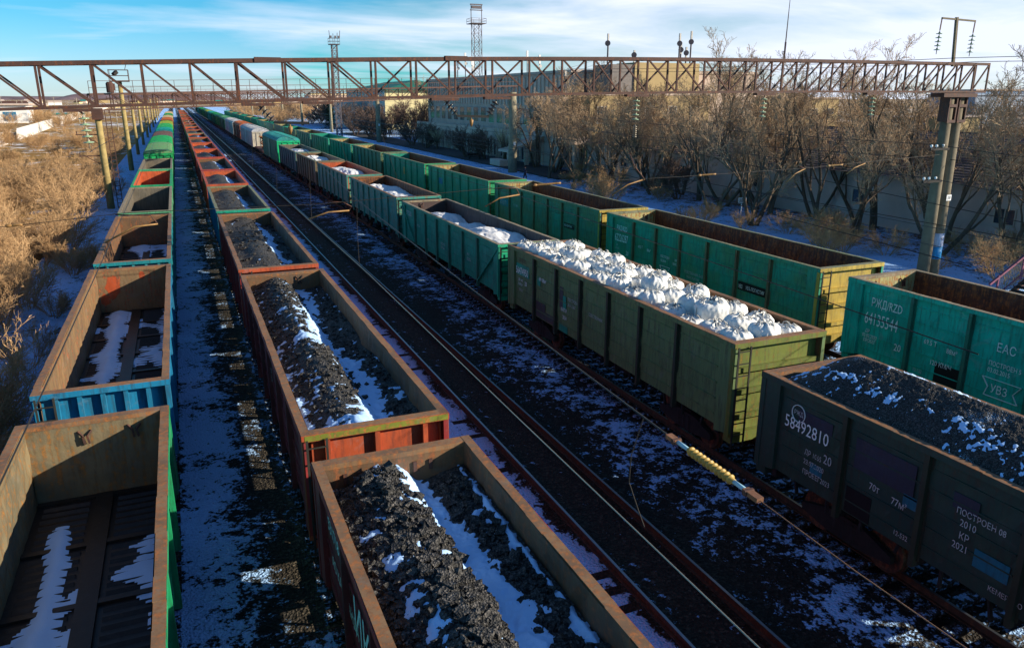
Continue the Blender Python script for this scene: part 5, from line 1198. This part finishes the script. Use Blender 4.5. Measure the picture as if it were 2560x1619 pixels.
for k in range(17): win(st, '-x', (5.197, -1 + k * 4.2, 5.3), 2.6, 2.7, FRM, 3)
for k in range(20): win(st, '-x', (-.003, 1.4 + k * 3.0, .3), 1.7, 2.6, FRM, 1)
for k in range(21): MB().box(-.75, -.36, .3 + k * 3.0, .75 + k * 3.0, 0, 3.6).build('column', SHB, st)
txt('ВОКЗАЛ', 1.5, M_RED, st, (4.85, 50, 11.2), '-x', 'roof_sign', 'LEFT', 1.3)
for x, y, h in ((9, 60, 4.5), (10.5, 59, 5.5), (12, 58, 4), (11, 56, 4.6), (20, 46, 5.5), (22, 44, 4.6)):
    t = thing('roof_antenna', 'white cellular antenna panel on the station roof near the light mast', 'antenna', (51 + x, 113 + y, 13.7), 0, 'cellular antennas on the station roof'); MB().tube([(0, 0, 0), (0, 0, h)], .10, 6).build('pole', MG, t)
    MB().box(-.2, .2, -.15, .15, h - 1.8, h).build('panel', M_WHITE, t); MB().lathe((0, -.3, h - 2.3), (0, -1, 0), [(0, .1), (.15, .35), (.2, .36)], 10).build('dish', FRM, t)
b = MB(); en = thing('entrance_hall', 'sandy yellow hall block of the station with sunlit end wall, behind the trees', 'building', (54.5, 100, -.3))
MB().box(0, 20.6, 0, 8.5, 0, 10.2).build('main_wall', YB, en); MB().box(-3.4, 0, 3, 8.5, 0, 10.0).build('grey_side_wing', SHD, en)
MB().box(9, 20.5, 3, 8.45, 10.2, 14.9).build('roof_tower', YB, en); MB().box(5.0, 9, 3.2, 8.3, 10.2, 14.6).build('roof_box', simple('dark_grey_panel', (0.20, 0.18, 0.17), .9, .15), en)
MB().box(-.1, 20.7, -.1, 8.6, 10.201, 10.5).build('cornice', SHD, en)
MB().box(-6, 16, -7, -.01, 3.9, 4.5).build('canopy', SHB, en)
for x in (-5.5, -1, 4, 9, 15): MB().box(x - .3, x + .3, -6.6, -6.0, 0, 3.9).build('canopy_column', SHB, en)
for k in range(5): win(en, '-y', (1.2 + k * 4.0, .0, 6.4), 1.4, 2.2, FRM, 0)
for k in range(5): win(en, '-y', (1.2 + k * 4.0, .0, .9), 1.8, 2.4, FRM, 1)
for k in range(4): win(en, '-x', (-3.4, 3.5 + k * 1.2, 5.6), .6, 2.4, FRM, 0)
for x, y, h in ((6, 6, 4.3), (10, 5, 2.0), (18.0, 5, 4.6), (19.0, 6, 3.4), (20.1, 5, 5.0), (18.6, 4, 2.6), (-1, 6, 3.6)):
    zt = 14.6 if 5 <= x <= 20.5 else 10
    t = thing('hall_antenna', 'grey antenna with small dishes on the yellow roof tower', 'antenna', (54.5 + x, 100 + y, zt - .3), 0, 'antennas on the yellow hall roof'); MB().tube([(0, 0, 0), (0, 0, h)], .12, 6).build('pole', MG, t)
    b = MB(); b.lathe((-.25, -.3, h * .7), (-.5, -1, 0), [(0, .1), (.15, .4), (.25, .42)], 10); b.build('dish', MG, t); MB().box(-.12, .12, -.12, .12, h - 1.6, h + .1).build('panel', FRM, t)
# covered steps at the platform
t = thing('underpass_stairs', 'grey concrete covered stairs of the underpass beside the thick pole', 'stairs', (47.2, 108, -.3)); b = MB()
b.add([(-2, 0, 2.3), (4.5, 0, 4.6), (4.5, 4, 4.6), (-2, 4, 2.3), (-2, 0, 2.0), (4.5, 0, 4.2), (4.5, 4, 4.2), (-2, 4, 2.0)], [(0, 1, 2, 3), (7, 6, 5, 4), (0, 4, 5, 1), (1, 5, 6, 2), (2, 6, 7, 3), (3, 7, 4, 0)]); b.build('sloping_roof', SHB, t)
for x in (-1.6, 1.2, 4.0): MB().box(x - .25, x + .25, .2, .8, 0, 2.1 + (x + 2) * .33).build('support', SHB, t)
MB().box(-3.6, -2.2, -.5, 3.5, 0, 1.0).build('side_wall', SHB, t)
# green roofed building
gb = thing('green_roofed_house', 'cream two-wing building with a green hipped roof, left of the station', 'building', (62, 250, -.3))
MB().box(0, 26, 0, 60, 0, 12.2).build('wall', TW, gb); MB().box(-.02, 26.02, -.15, -.01, 0, 12.2).build('end_wall', CRM, gb)
b = MB(); b.add([(-1, -1.5, 12.2), (27, -1.5, 12.2), (27, 61, 12.2), (-1, 61, 12.2), (13, 8, 15.4), (13, 52, 15.4)], [(0, 1, 4), (1, 2, 5, 4), (2, 3, 5), (3, 0, 4, 5), (0, 3, 2, 1)]); b.build('roof', G_('green_metal_roof', (0.02, 0.20, 0.14), rust=.08), gb)
for r_ in range(3):
    for k in range(14): win(gb, '-x', (-.003, 2 + k * 4.1, 1.5 + r_ * 3.6), 2.0, 1.9, M_WHITE, 1)
gw = thing('white_gable_house', 'white gabled outbuilding between the pine and the green-roofed house', 'house', (52, 275, -.3)); MB().box(0, 9, 0, 14, 0, 6).build('wall', M_WHITE, gw)
b = MB(); b.add([(-.5, -.5, 5.9), (9.5, -.5, 5.9), (9.5, 14.5, 5.9), (-.5, 14.5, 5.9), (4.5, -.5, 9), (4.5, 14.5, 9)], [(0, 1, 4), (1, 2, 5, 4), (2, 3, 5), (3, 0, 4, 5), (0, 3, 2, 1)]); b.build('roof', SHD, gw)
# long warehouse wall behind the trees
wh = thing('warehouse', 'long low warehouse with a blank grey wall and dark wavy roof behind the trees', 'building', (51, 22, -.3))
MB().box(0, 14, 0, 72, 0, 4.2).build('wall', simple('pale_grey_violet_render', (0.58, 0.45, 0.40), .9, .18, .35), wh)
b = MB(); xs__ = np.linspace(-1.0, 8, 22)
for i in range(21):
    z0, z1 = 4.15 + (xs__[i] + 1) * .34, 4.15 + (xs__[i + 1] + 1) * .34; o_ = .06
    b.add([(xs__[i], -1, z0), (xs__[i + 1], -1, z1 - o_), (xs__[i + 1], 73, z1 - o_), (xs__[i], 73, z0)], [(0, 1, 2, 3)]); b.add([(xs__[i + 1], -1, z1 - o_), (xs__[i + 1], -1, z1), (xs__[i + 1], 73, z1), (xs__[i + 1], 73, z1 - o_)], [(0, 1, 2, 3)])
b.add([(8, -1, 7.25), (15, -1, 4.6), (15, 73, 4.6), (8, 73, 7.25)], [(0, 1, 2, 3)]); b.add([(-1, -1, 4.15), (15, -1, 4.15), (8, -1, 7.25)], [(0, 1, 2)]); b.add([(-1, 73, 4.15), (8, 73, 7.25), (15, 73, 4.15)], [(0, 1, 2)]); b.build('roof', simple('slate_violet_roof', (0.125, 0.11, 0.115), .85, .3, 2.0, .4), wh)
for k in range(5): win(wh, '-x', (-.003, 12 + k * 12.4, 1.7), 1.4, 1.0, SHD, 1)
t = thing('ochre_shed', 'small ochre shed end showing through the trees before the warehouse roof', 'shed', (62, 48, 5.6)); MB().box(0, 3, 0, 3, 0, 2.4).build('wall', YB, t); MB().box(-.2, 3.2, -.2, 3.2, 2.4, 2.55).build('roof', SHD, t)
# far buildings on the right
rg = random.Random(8)
for k, (x, y, w_, d_, h, m_) in enumerate([(286, 215, 60, 20, 12.5, simple('steel_blue_cladding', (0.12, 0.22, 0.38), .7, .1, .2)), (240, 180, 60, 18, 10.6, simple('blue_grey_roofing', (0.20, 0.26, 0.36), .7, .1, .2)), (180, 200, 22, 15, 9.6, YB), (150, 240, 30, 14, 10.4, SHD),
        (250, 330, 60, 20, 12, SHB), (120, 420, 80, 24, 12, simple('brick_red_wall', (0.35, 0.07, 0.05), .8, .2, .3)), (80, 520, 60, 20, 11, SHB), (100, 640, 90, 20, 13, CRM)]):
    t = thing('far_building', ['steel blue industrial block at the far right edge', 'long blue-grey low building at the far right', 'small ochre building beyond the bare trees at right', 'grey low block behind the trees near the pylon', 'beige distant block behind the yellow tower', 'distant brick red hall seen through the gantries', 'grey distant hall beyond the brick red one', 'cream distant hall at the end of the yard'][k], 'building', (x, y, -.4))
    MB().box(0, w_, 0, d_, 0, h).build('wall', m_, t); MB().box(-.5, w_ + .5, -.5, d_ + .5, h, h + .5).build('roof', [SHD, simple('blue_grey_roofing', (0.20, 0.26, 0.36)), SHD][k % 3], t)
    for q in range(min(8, int(w_ / 7))): win(t, '-y', (3 + q * 7, 0, h * .5), 3, 1.6, FRM, 1)
# left: white and blue building, platform canopies, white fence
t = thing('blue_striped_building', 'white low building with bright blue panels at the far left edge', 'building', (-75, 372, -.4)); MB().box(-40, 20, 0, 16, 0, 7).build('wall', M_WHITE, t); MB().box(-41, 21, -1, 17, 7, 7.6).build('roof', SHD, t)
for k in range(9): MB().box(-38 + k * 6.2, -33.5 + k * 6.2, -.12, -.01, 1.0, 4.4).build('blue_panel', BLUE, t)
t = thing('blue_striped_building', 'narrow white hall with teal roof stretching right of the blue panelled building', 'building', (-110, 470, -.4)); MB().box(0, 66, 0, 8, 0, 1.6).build('wall', M_WHITE, t); MB().box(-1, 67, -1, 9, 1.6, 2.1).build('roof', TQ, t)
fm = simple('whitewashed_concrete', (0.66, 0.64, 0.6), .85, .15, .5)
for k, (a, c) in enumerate([((-33, 150), (-35, 205)), ((-35.6, 222), (-40, 320)), ((-41, 350), (-48, 520)), ((-50, 560), (-60, 900))]):
    t = thing('white_fence', ['nearest run of the white concrete fence in the dry field', 'second run of the white fence, beyond the first gap', 'third run of the white fence, curving away', 'farthest run of the white fence'][k], 'fence', (a[0], a[1], -.36)); D = Vector((c[0] - a[0], c[1] - a[1], 0)); n = max(4, int(D.length / 4)); b = MB(); p = MB()
    for i in range(n): q0, q1 = D * (i / n), D * ((i + .96) / n); b.bar(q0 + Vector((0, 0, 1.4)), q1 + Vector((0, 0, 1.4)), .12, 2.8); MB().bar(q0 + Vector((-.1, 0, 0)), q0 + Vector((-.1, 0, 2.4)), .2, .2, 0, (0, 1, 0)).build('fence_post', fm, t)
    b.v += p.v and []; b.build('panels', fm, t)
rg = random.Random(77)
for k in range(26):
    x = rg.uniform(-260, 160); yy = rg.uniform(700, 1700); w_ = rg.uniform(8, 22); h = rg.uniform(2, 5)
    t = thing('far_house', 'tiny pale house on the horizon at left', 'house', (x, yy, -.4), rg.uniform(-.4, .4), 'tiny houses strung along the horizon'); MB().box(0, w_, 0, 10, 0, h).build('wall', rg.choice([M_WHITE, CRM, SHB, YB, SHD]), t)
    b = MB(); b.add([(-.5, -.5, h), (w_ + .5, -.5, h), (w_ + .5, 10.5, h), (-.5, 10.5, h), (0, 5, h + 2.2), (w_, 5, h + 2.2)], [(0, 1, 5, 4), (2, 3, 4, 5), (0, 4, 3), (1, 2, 5), (0, 3, 2, 1)]); b.build('roof', rg.choice([SHD, TQ, M_STEEL]), t)

# ------------------------------------------------------------------ stairs, sign, bench, person
M_PURP = G_('faded_magenta_rail', (0.30, 0.09, 0.15), rust=.15)
t = thing('footbridge_stairs', 'dark plank stairs with a magenta railing climbing out of the picture at right', 'stairs', (37.2, 25.2, -.3)); b = MB(); n = 22
for k in range(n): x = .6 + k * .30; z = .15 + k * .165; b.box(x, x + .30, -4.2, 0, z - .05, z); b.box(x + .24, x + .30, -4.2, 0, z - .001, z + .03)
b.build('treads', simple('dark_plank', (0.035, 0.028, 0.025), .9, .4, 4), t)
for yy in (-4.1, -.1): MB().bar((.4, yy, -.1), (7.2, yy, 3.55), .08, .28).build('stringer', M_STEEL, t)
b = MB()
for k in range(5): x = .3 + k * 1.7; z = .55 * x; b.bar((x, .05, z - .15), (x, .05, z + 1.15), .08, .08, 0, (0, 1, 0))
b.bar((-.3, .05, .9), (7.4, .05, .55 * 7.4 + 1.1), .10, .10); b.bar((.3, .05, .25), (7.4, .05, .55 * 7.4 + .15), .05, .05); b.build('railing', M_PURP, t)
b = MB()
for k in range(56): x = .35 + k * .125; z = .55 * x; b.bar((x, .05, z + .12), (x, .05, z + 1.05), .015, .015, 0, (0, 1, 0))
b.build('balusters', M_WIREL, t)
t = thing('number_sign', 'small white track sign reading 306 on a thin post in the snow', 'sign', (42.3, 51.1, -.36)); MB().tube([(0, 0, 0), (0, 0, 1.7)], .05, 8).build('post', M_WHITE, t)
pl = MB().box(-.42, .42, -.07, -.05, 1.65, 2.1).build('plate', M_WHITE, t); txt('306', .42, M_BLACK, pl, (-.36, -.075, 1.72), '-y', 'digits')
t = thing('bench', 'dark bench under the bare tree by the station platform', 'bench', (45, 122, -.2), .2); b = MB().box(-1.2, 1.2, -.2, .2, .42, .48); b.build('seat', M_DARK, t); MB().box(-1.2, 1.2, .2, .25, .6, .95).build('backrest', M_DARK, t)
for x in (-1, 1): MB().box(x - .05, x + .05, -.2, .22, 0, .42).build('leg', M_DARK, t)
def person(loc, rz):
    V = [(0, 0, .92), (0, 0, 1.15), (0, .01, 1.40), (0, .0, 1.52), (0, -.02, 1.64), (0, -.02, 1.74), (.19, 0, 1.42), (.25, .05, 1.15), (.23, -.04, .90), (-.19, 0, 1.42), (-.25, -.05, 1.15), (-.23, -.16, .93), (.10, 0, .86), (.12, -.12, .48), (.11, -.10, .08), (.11, -.24, .03), (-.10, 0, .86), (-.11, .10, .48), (-.11, .28, .12), (-.11, .17, .03)]
    E_ = [(0, 1), (1, 2), (2, 3), (3, 4), (4, 5), (2, 6), (6, 7), (7, 8), (2, 9), (9, 10), (10, 11), (0, 12), (12, 13), (13, 14), (14, 15), (0, 16), (16, 17), (17, 18), (18, 19)]
    rr = [.17, .17, .18, .06, .095, .07, .085, .07, .045, .085, .07, .045, .11, .08, .055, .05, .11, .08, .055, .05]
    me = bpy.data.meshes.new('person'); me.from_pydata(V, E_, []); o = bpy.data.objects.new('person', me); COL.objects.link(o)
    o.modifiers.new('s', 'SKIN'); o.modifiers.new('b', 'SUBSURF').levels = 2
    for i, r in enumerate(rr): me.skin_vertices[0].data[i].radius = (r, r * .8)
    me.skin_vertices[0].data[0].use_root = True
    dg = bpy.context.evaluated_depsgraph_get(); m2 = bpy.data.meshes.new_from_object(o.evaluated_get(dg)); bpy.data.objects.remove(o)
    m2.materials.clear()
    for m_ in (simple('dark_jacket', (0.03, 0.04, 0.07), .8, .2), simple('dark_trousers', (0.015, 0.015, 0.02), .8, .2), simple('skin', (0.45, 0.25, 0.17), .6, .05)): m2.materials.append(m_)
    for p in m2.polygons:
        z = p.center.z; p.material_index = 2 if z > 1.55 else (1 if z < .9 and abs(p.center.x) < .2 else 0); p.use_smooth = True
    o = link('person', m2, None, loc); o.rotation_euler = (0, 0, rz); tag(o, 'person in a dark jacket walking on the snow beside the thick grey pole', 'person')
    b = MB().lathe((0, -.02, 1.66), (0, 0, 1), [(0, .115), (.08, .12), (.14, .09), (.17, .03)], 14); b.build('knitted_hat', simple('dark_hat', (0.05, 0.02, 0.02), .9), o, True)
    b = MB().box(-.012, .012, -.14, -.105, 1.60, 1.645); b.build('nose', simple('skin', (0.45, 0.25, 0.17), .6, .05), o)
person((39.3, 88.5, -.35), .5)

# ------------------------------------------------------------------ trees and shrubs
def bark(name, c, c2):
    m, t, b = mat_new(name); v = tcoord(t, (1, 1, .3)); n = noise(t, v, 9, 6, .7); n2 = noise(t, v, .8, 3)
    col_ = mixc(t, ramp_link(t, n, [(0.35, 0.0), (0.65, 1.0)]), c, c2); t.links.new(mixc(t, ramp_link(t, n2, [(0.4, 0.0), (0.6, .5)]), col_, tuple(x * 1.4 for x in c)), b.inputs['Base Color'])
    b.inputs['Roughness'].default_value = .85; b.inputs['Specular IOR Level'].default_value = .15; bump(t, b, n.outputs[0], .6, .05); return m
BARK = bark('grey_brown_bark', (0.14, 0.105, 0.075), (0.06, 0.045, 0.034)); TWIG = bark('tan_twigs', (0.40, 0.285, 0.175), (0.24, 0.16, 0.10)); TWIGG = bark('golden_twigs', (0.48, 0.31, 0.16), (0.27, 0.155, 0.075)); TWIGD = bark('dark_twigs', (0.19, 0.13, 0.10), (0.11, 0.075, 0.06)); TWIGP = bark('pale_twigs', (0.50, 0.40, 0.25), (0.30, 0.22, 0.13))
def seg_add(V, F, pts, rs, n):
    o = len(V); k = len(pts)
    for i, p in enumerate(pts):
        d = (pts[min(i + 1, k - 1)] - pts[max(i - 1, 0)]); d.normalize(); a = d.orthogonal().normalized(); c = d.cross(a)
        for j in range(n): t = 6.2832 * j / n; V.append(tuple(p + (a * math.cos(t) + c * math.sin(t)) * rs[i]))
    for i in range(k - 1):
        for j in range(n): j2 = (j + 1) % n; F.append((o + i * n + j, o + i * n + j2, o + (i + 1) * n + j2, o + (i + 1) * n + j))
def grow(rg, p, d, Ln, r, lev, cfg, out):
    ns = cfg['seg'][lev]; pts = [p.copy()]; rs = [r]; q = p.copy(); dr = d.normalized()
    for i in range(ns):
        dr = (dr + Vector((rg.gauss(0, 1), rg.gauss(0, 1), rg.gauss(0, .7))) * cfg['wig'][lev] + Vector((0, 0, cfg['up'][lev]))).normalized()
        q = q + dr * (Ln / ns); pts.append(q.copy()); rs.append(max(cfg['rmin'], r * (1 - cfg['tap'][lev] * (i + 1) / ns)))
    out[min(lev, 3)].append((pts, rs))
    if lev + 1 >= cfg['levels']: return
    for k in range(cfg['n'][lev]):
        f = cfg['f0'][lev] + (1 - cfg['f0'][lev]) * (k + rg.random()) / cfg['n'][lev]; x = f * ns; i = min(int(x), ns - 1); b0 = pts[i].lerp(pts[i + 1], x - i); bd = (pts[i + 1] - pts[i]).normalized()
        a = bd.orthogonal().normalized(); a.rotate(Matrix.Rotation(rg.random() * 6.283, 3, bd)); ang = R(cfg['ang'][lev] * rg.uniform(.6, 1.25)); nd = bd * math.cos(ang) + a * math.sin(ang)
        grow(rg, b0, nd, Ln * cfg['len'][lev] * rg.uniform(.65, 1.2) * (1.15 - .5 * f), max(cfg['rmin'], rs[i] * cfg['rad'][lev]), lev + 1, cfg, out)
def make_tree(seed, H, cfg, stems=2, spread=.35, tm=None, bm=None, name='bare_tree'):
    rg = random.Random(seed); out = [[], [], [], []]
    for s in range(stems):
        a = rg.random() * 6.28; d = Vector((math.cos(a) * spread, math.sin(a) * spread, 1)); grow(rg, Vector((math.cos(a) * .15, math.sin(a) * .15, -.3)), d, H * rg.uniform(.7, 1.0), cfg['r0'] * rg.uniform(.8, 1), 0, cfg, out)
    t = thing(name, 'x', 'tree' if name == 'bare_tree' else 'shrub', (0, 0, -60))
    V, F = [], []
    for p, r in out[0]: seg_add(V, F, p, r, 8)
    for p, r in out[1]: seg_add(V, F, p, r, 5)
    me = bpy.data.meshes.new('trunk'); me.from_pydata(V, [], F); me.materials.append(tm or BARK); me.polygons.foreach_set('use_smooth', [True] * len(F)); link('trunk', me, t)
    V, F = [], []
    for lev in (2, 3):
        for p, r in out[lev]: seg_add(V, F, p, r, 3)
    me = bpy.data.meshes.new('crown'); me.from_pydata(V, [], F); me.materials.append(bm or TWIG); link('crown', me, t); reg(t); return t
cfgT = dict(levels=5, seg=[8, 7, 5, 4, 3], n=[6, 6, 6, 5, 0], f0=[.25, .3, .2, .15, 0], ang=[30, 34, 38, 36, 40], len=[.66, .56, .52, .5, .5], rad=[.6, .5, .42, .55, .6], tap=[.6, .75, .75, .6, .6], wig=[.10, .13, .16, .2, .25], up=[.06, .09, .07, .05, .03], r0=.19, rmin=.012)
trees = [make_tree(s, h, cfgT, st_, sp) for s, h, st_, sp in ((1, 8.8, 2, .34), (2, 8.2, 3, .45), (5, 10.2, 2, .22), (9, 7.8, 3, .5), (14, 8.4, 2, .6))]
TP = [(43.2, 90.1, 1, 2), (44.3, 84.4, .9, 0), (48.9, 75.4, 1, 1), (46, 70, .95, 3), (43.8, 56.8, .95, 0), (42.4, 49.6, 1.05, 1), (50.2, 51.1, 1, 4), (44.3, 41.1, 1, 3), (49.5, 44, 1.05, 2), (47.5, 60, 1.05, 4), (49.9, 38, 1, 1), (45.5, 35, .95, 4),
      (48, 64.5, 1, 2), (50, 84, 1.05, 3), (47, 96, 1, 0), (45.2, 79, .8, 1), (49.5, 57, .9, 3), (46.8, 47, .95, 2), (48.5, 32, .95, 0), (50, 29, 1, 3), (46.5, 88, .9, 4), (52, 91, 1.1, 1), (49, 69, .85, 0), (45.5, 53, .7, 3), (51.5, 97, 1, 2), (66, 88, 1.25, 2), (70, 80, 1.3, 0), (67, 70, 1.25, 4), (70, 60, 1.25, 1), (67, 50, 1.2, 3), (70, 42, 1.2, 2), (66, 34, 1.15, 0), (72, 30, 1.2, 1), (80, 95, 1.3, 3), (84, 78, 1.3, 2), (82, 60, 1.3, 4), (86, 48, 1.25, 0), (90, 40, 1.2, 2), (60, 180, 1.2, 0),
      (48, 104, 1.05, 3), (50, 78, 1.1, 0), (47.4, 73, 1, 4), (51.5, 66, 1.1, 2), (50.6, 61, 1.1, 1), (47.8, 54, 1, 2), (51, 47, 1.1, 3), (52, 41, 1.1, 0), (52, 35, 1.1, 2), (52, 27, 1.1, 4), (49.5, 100, 1.1, 1), (47.6, 82, 1, 3), (60, 96, 1.3, 4), (74, 70, 1.3, 3), (76, 52, 1.3, 1), (78, 44, 1.3, 2)]
rg = random.Random(4); TL = ['forked bare tree', 'many-limbed bare tree', 'tall slender bare tree', 'low spreading bare tree', 'leaning bare tree']
for k, (x, y, s, v) in enumerate(TP):
    if x < 53: lab = TL[v] + (' standing in the snow by the thick grey pole' if y > 80 else ' among the middle trees before the grey wall' if y > 54 else ' near the 306 sign' if y > 44 else ' close to the twin concrete pylon')
    else: lab = TL[v] + ' rising behind the warehouse roof'
    dup(trees[v], (x, y, -.3), rg.random() * 6.28, lab, s * rg.uniform(.96, 1.1) * (.9 if y < 46 and x < 53 else 1.0) * (.88 if x > 60 else 1), 'bare trees on the right, ' + lab)
# pollarded tree with upright pale shoots
cfgP = dict(levels=3, seg=[4, 6, 5, 3], n=[60, 5, 0], f0=[.72, .3, 0], ang=[46, 16, 10], len=[1.9, .55, .5], rad=[.22, .5, .5], tap=[.2, .8, .7], wig=[.05, .06, .08], up=[.02, .10, .08], r0=.30, rmin=.014)
pt_ = make_tree(31, 3.0, cfgP, 1, .05, BARK, TWIGP); dup(pt_, (46.0, 112, -.3), 0, 'pollarded tree with a fan of pale upright shoots before the station', 1.15)
dup(pt_, (47.5, 150, -.3), 2, 'smaller pollarded tree with pale shoots by the station columns', .8)
# dense dark shrubs at the station
cfgD = dict(levels=4, seg=[4, 4, 4, 3], n=[7, 7, 6, 0], f0=[.15, .2, .15, 0], ang=[28, 32, 35, 30], len=[.7, .55, .5, .5], rad=[.6, .5, .5, .5], tap=[.6, .7, .6, .6], wig=[.1, .15, .2, .2], up=[.06, .05, .04, .03], r0=.07, rmin=.014)
ds = [make_tree(s, 3.6, cfgD, 9, .55, TWIGD, TWIGD, 'dense_shrub') for s in (41, 42)]
for k, (x, y, s, lab) in enumerate([(45.4, 199, 1.7, 'big rounded bare shrub left of the second grey pole'), (46.8, 188, 1.3, 'bare shrub right behind the second grey pole'), (46.5, 165, 1.3, 'dark shrub between the second pole and the station columns'), (46.2, 154, 1.2, 'low dark shrub beside the station columns'),
        (45.8, 128, 1.35, 'dense dark brown bush before the station columns'), (47.2, 122, 1.1, 'second dense dark bush next to the pollarded tree'), (44.8, 215, 1.2, 'grey shrub beside the dark conifer'), (46.4, 66, 1.0, 'dark undergrowth bush in the snow among the middle trees')]):
    dup(ds[k % 2], (x, y, -.3), rg.random() * 6, lab, s)
# conifer
t = thing('conifer', 'dark green conifer standing behind the far grey poles', 'tree', (43.8, 246, -.3)); MB().tube([(0, 0, -.3), (0, 0, 9.4)], [.3, .05], 8).build('trunk', BARK, t); V, F = [], []; rg2 = random.Random(3)
for k in range(9000):
    h = rg2.random() ** .8; z = .8 + h * 8.4; rr = (1 - h) * 3.5 * (rg2.random() ** .5) * (.8 + .3 * math.sin(z * 5)); a = rg2.random() * 6.283; c = Vector((rr * math.cos(a), rr * math.sin(a), z - rr * .25)); s = rg2.uniform(.1, .28)
    d1 = Vector((math.cos(a), math.sin(a), -.3)) * s * 1.6; d2 = Vector((-math.sin(a), math.cos(a), rg2.uniform(-.5, .5))) * s * .5; o = len(V); V += [tuple(c - d2), tuple(c + d1), tuple(c + d2)]; F.append((o, o + 1, o + 2))
me = bpy.data.meshes.new('crown'); me.from_pydata(V, [], F); me.materials.append(simple('spruce_needles', (0.02, 0.055, 0.035), .8, .4, 3)); link('crown', me, t)
# golden scrub on the left
cfgS = dict(levels=4, seg=[4, 4, 3, 3], n=[7, 7, 4, 0], f0=[.2, .2, .1, 0], ang=[26, 30, 34, 30], len=[.6, .55, .5, .5], rad=[.6, .55, .6, .5], tap=[.6, .6, .6, .6], wig=[.12, .16, .2, .2], up=[.05, .04, .02, .02], r0=.028, rmin=.0065)
sc = [make_tree(50 + s, h, cfgS, 13, .75, TWIGG, TWIGG, 'scrub_bush') for s, h in enumerate((2.8, 3.3, 2.3, 3.0))]
rg = random.Random(21); placed = 0
for y0_, y1_, n_, xa, xb_ in ((9, 27, 70, -5.6, -13), (26, 60, 92, -6.0, -22), (60, 110, 68, -7, -30), (110, 200, 30, -9, -38)):
    for k in range(n_):
        y = rg.uniform(y0_, y1_); x = xa + (xb_ - xa) * rg.random() ** .9; q = rg.choice(sc)
        if y < 26: lab, grp = 'golden leafless bush in the near thicket by the leftmost wagons', 'near golden bushes'
        elif y < 60: lab, grp = 'golden leafless bush in the thicket beside the yellow post', 'golden bushes beside the yellow post'
        else: lab, grp = 'tan bush scattered over the field beyond the yellow post', 'tan bushes of the far field'
        dup(q, (x, y, -.36), rg.random() * 6.28, lab, rg.uniform(.8, 1.2) * (.6 if x > -6.6 else .85 if x > -8 else 1.05), grp)
for k in range(40):
    x = rg.uniform(-85, -30); y = rg.uniform(150, 420); dup(sc[k % 4], (x, y, -.36), rg.random() * 6.28, 'large round tan bush out in the dry steppe', rg.uniform(1.2, 2.4), 'round bushes of the steppe').name = 'steppe_bush'
for k in range(34):
    y = 200 + 260 * rg.random(); dup(ds[k % 2], (rg.uniform(48, 76), y, -.36), rg.random() * 6.28, 'brown thicket bush beyond the station, right of the far wagons', rg.uniform(1.2, 2.2), 'brown thicket beyond the station')
for k in range(30):
    y = rg.uniform(300, 520); dup(sc[k % 4], (rg.uniform(28, 60), y, -.36), rg.random() * 6.28, 'tan bush beyond the far end of the right train', rg.uniform(1.6, 2.8), 'tan bushes at the far end of the yard').name = 'yard_bush'
# thin saplings in the snow under the right trees
for k in range(30):
    x = rg.uniform(37.5, 50); y = rg.uniform(27, 92); dup(sc[k % 4], (x, y, -.36), rg.random() * 6.28, 'spindly sapling in the snow under the right hand trees', rg.uniform(.45, .9), 'saplings under the right hand trees').name = 'sapling'
for root in trees + ds + sc + [pt_]:
    for ch in list(root.children): bpy.data.objects.remove(ch)
    bpy.data.objects.remove(root)
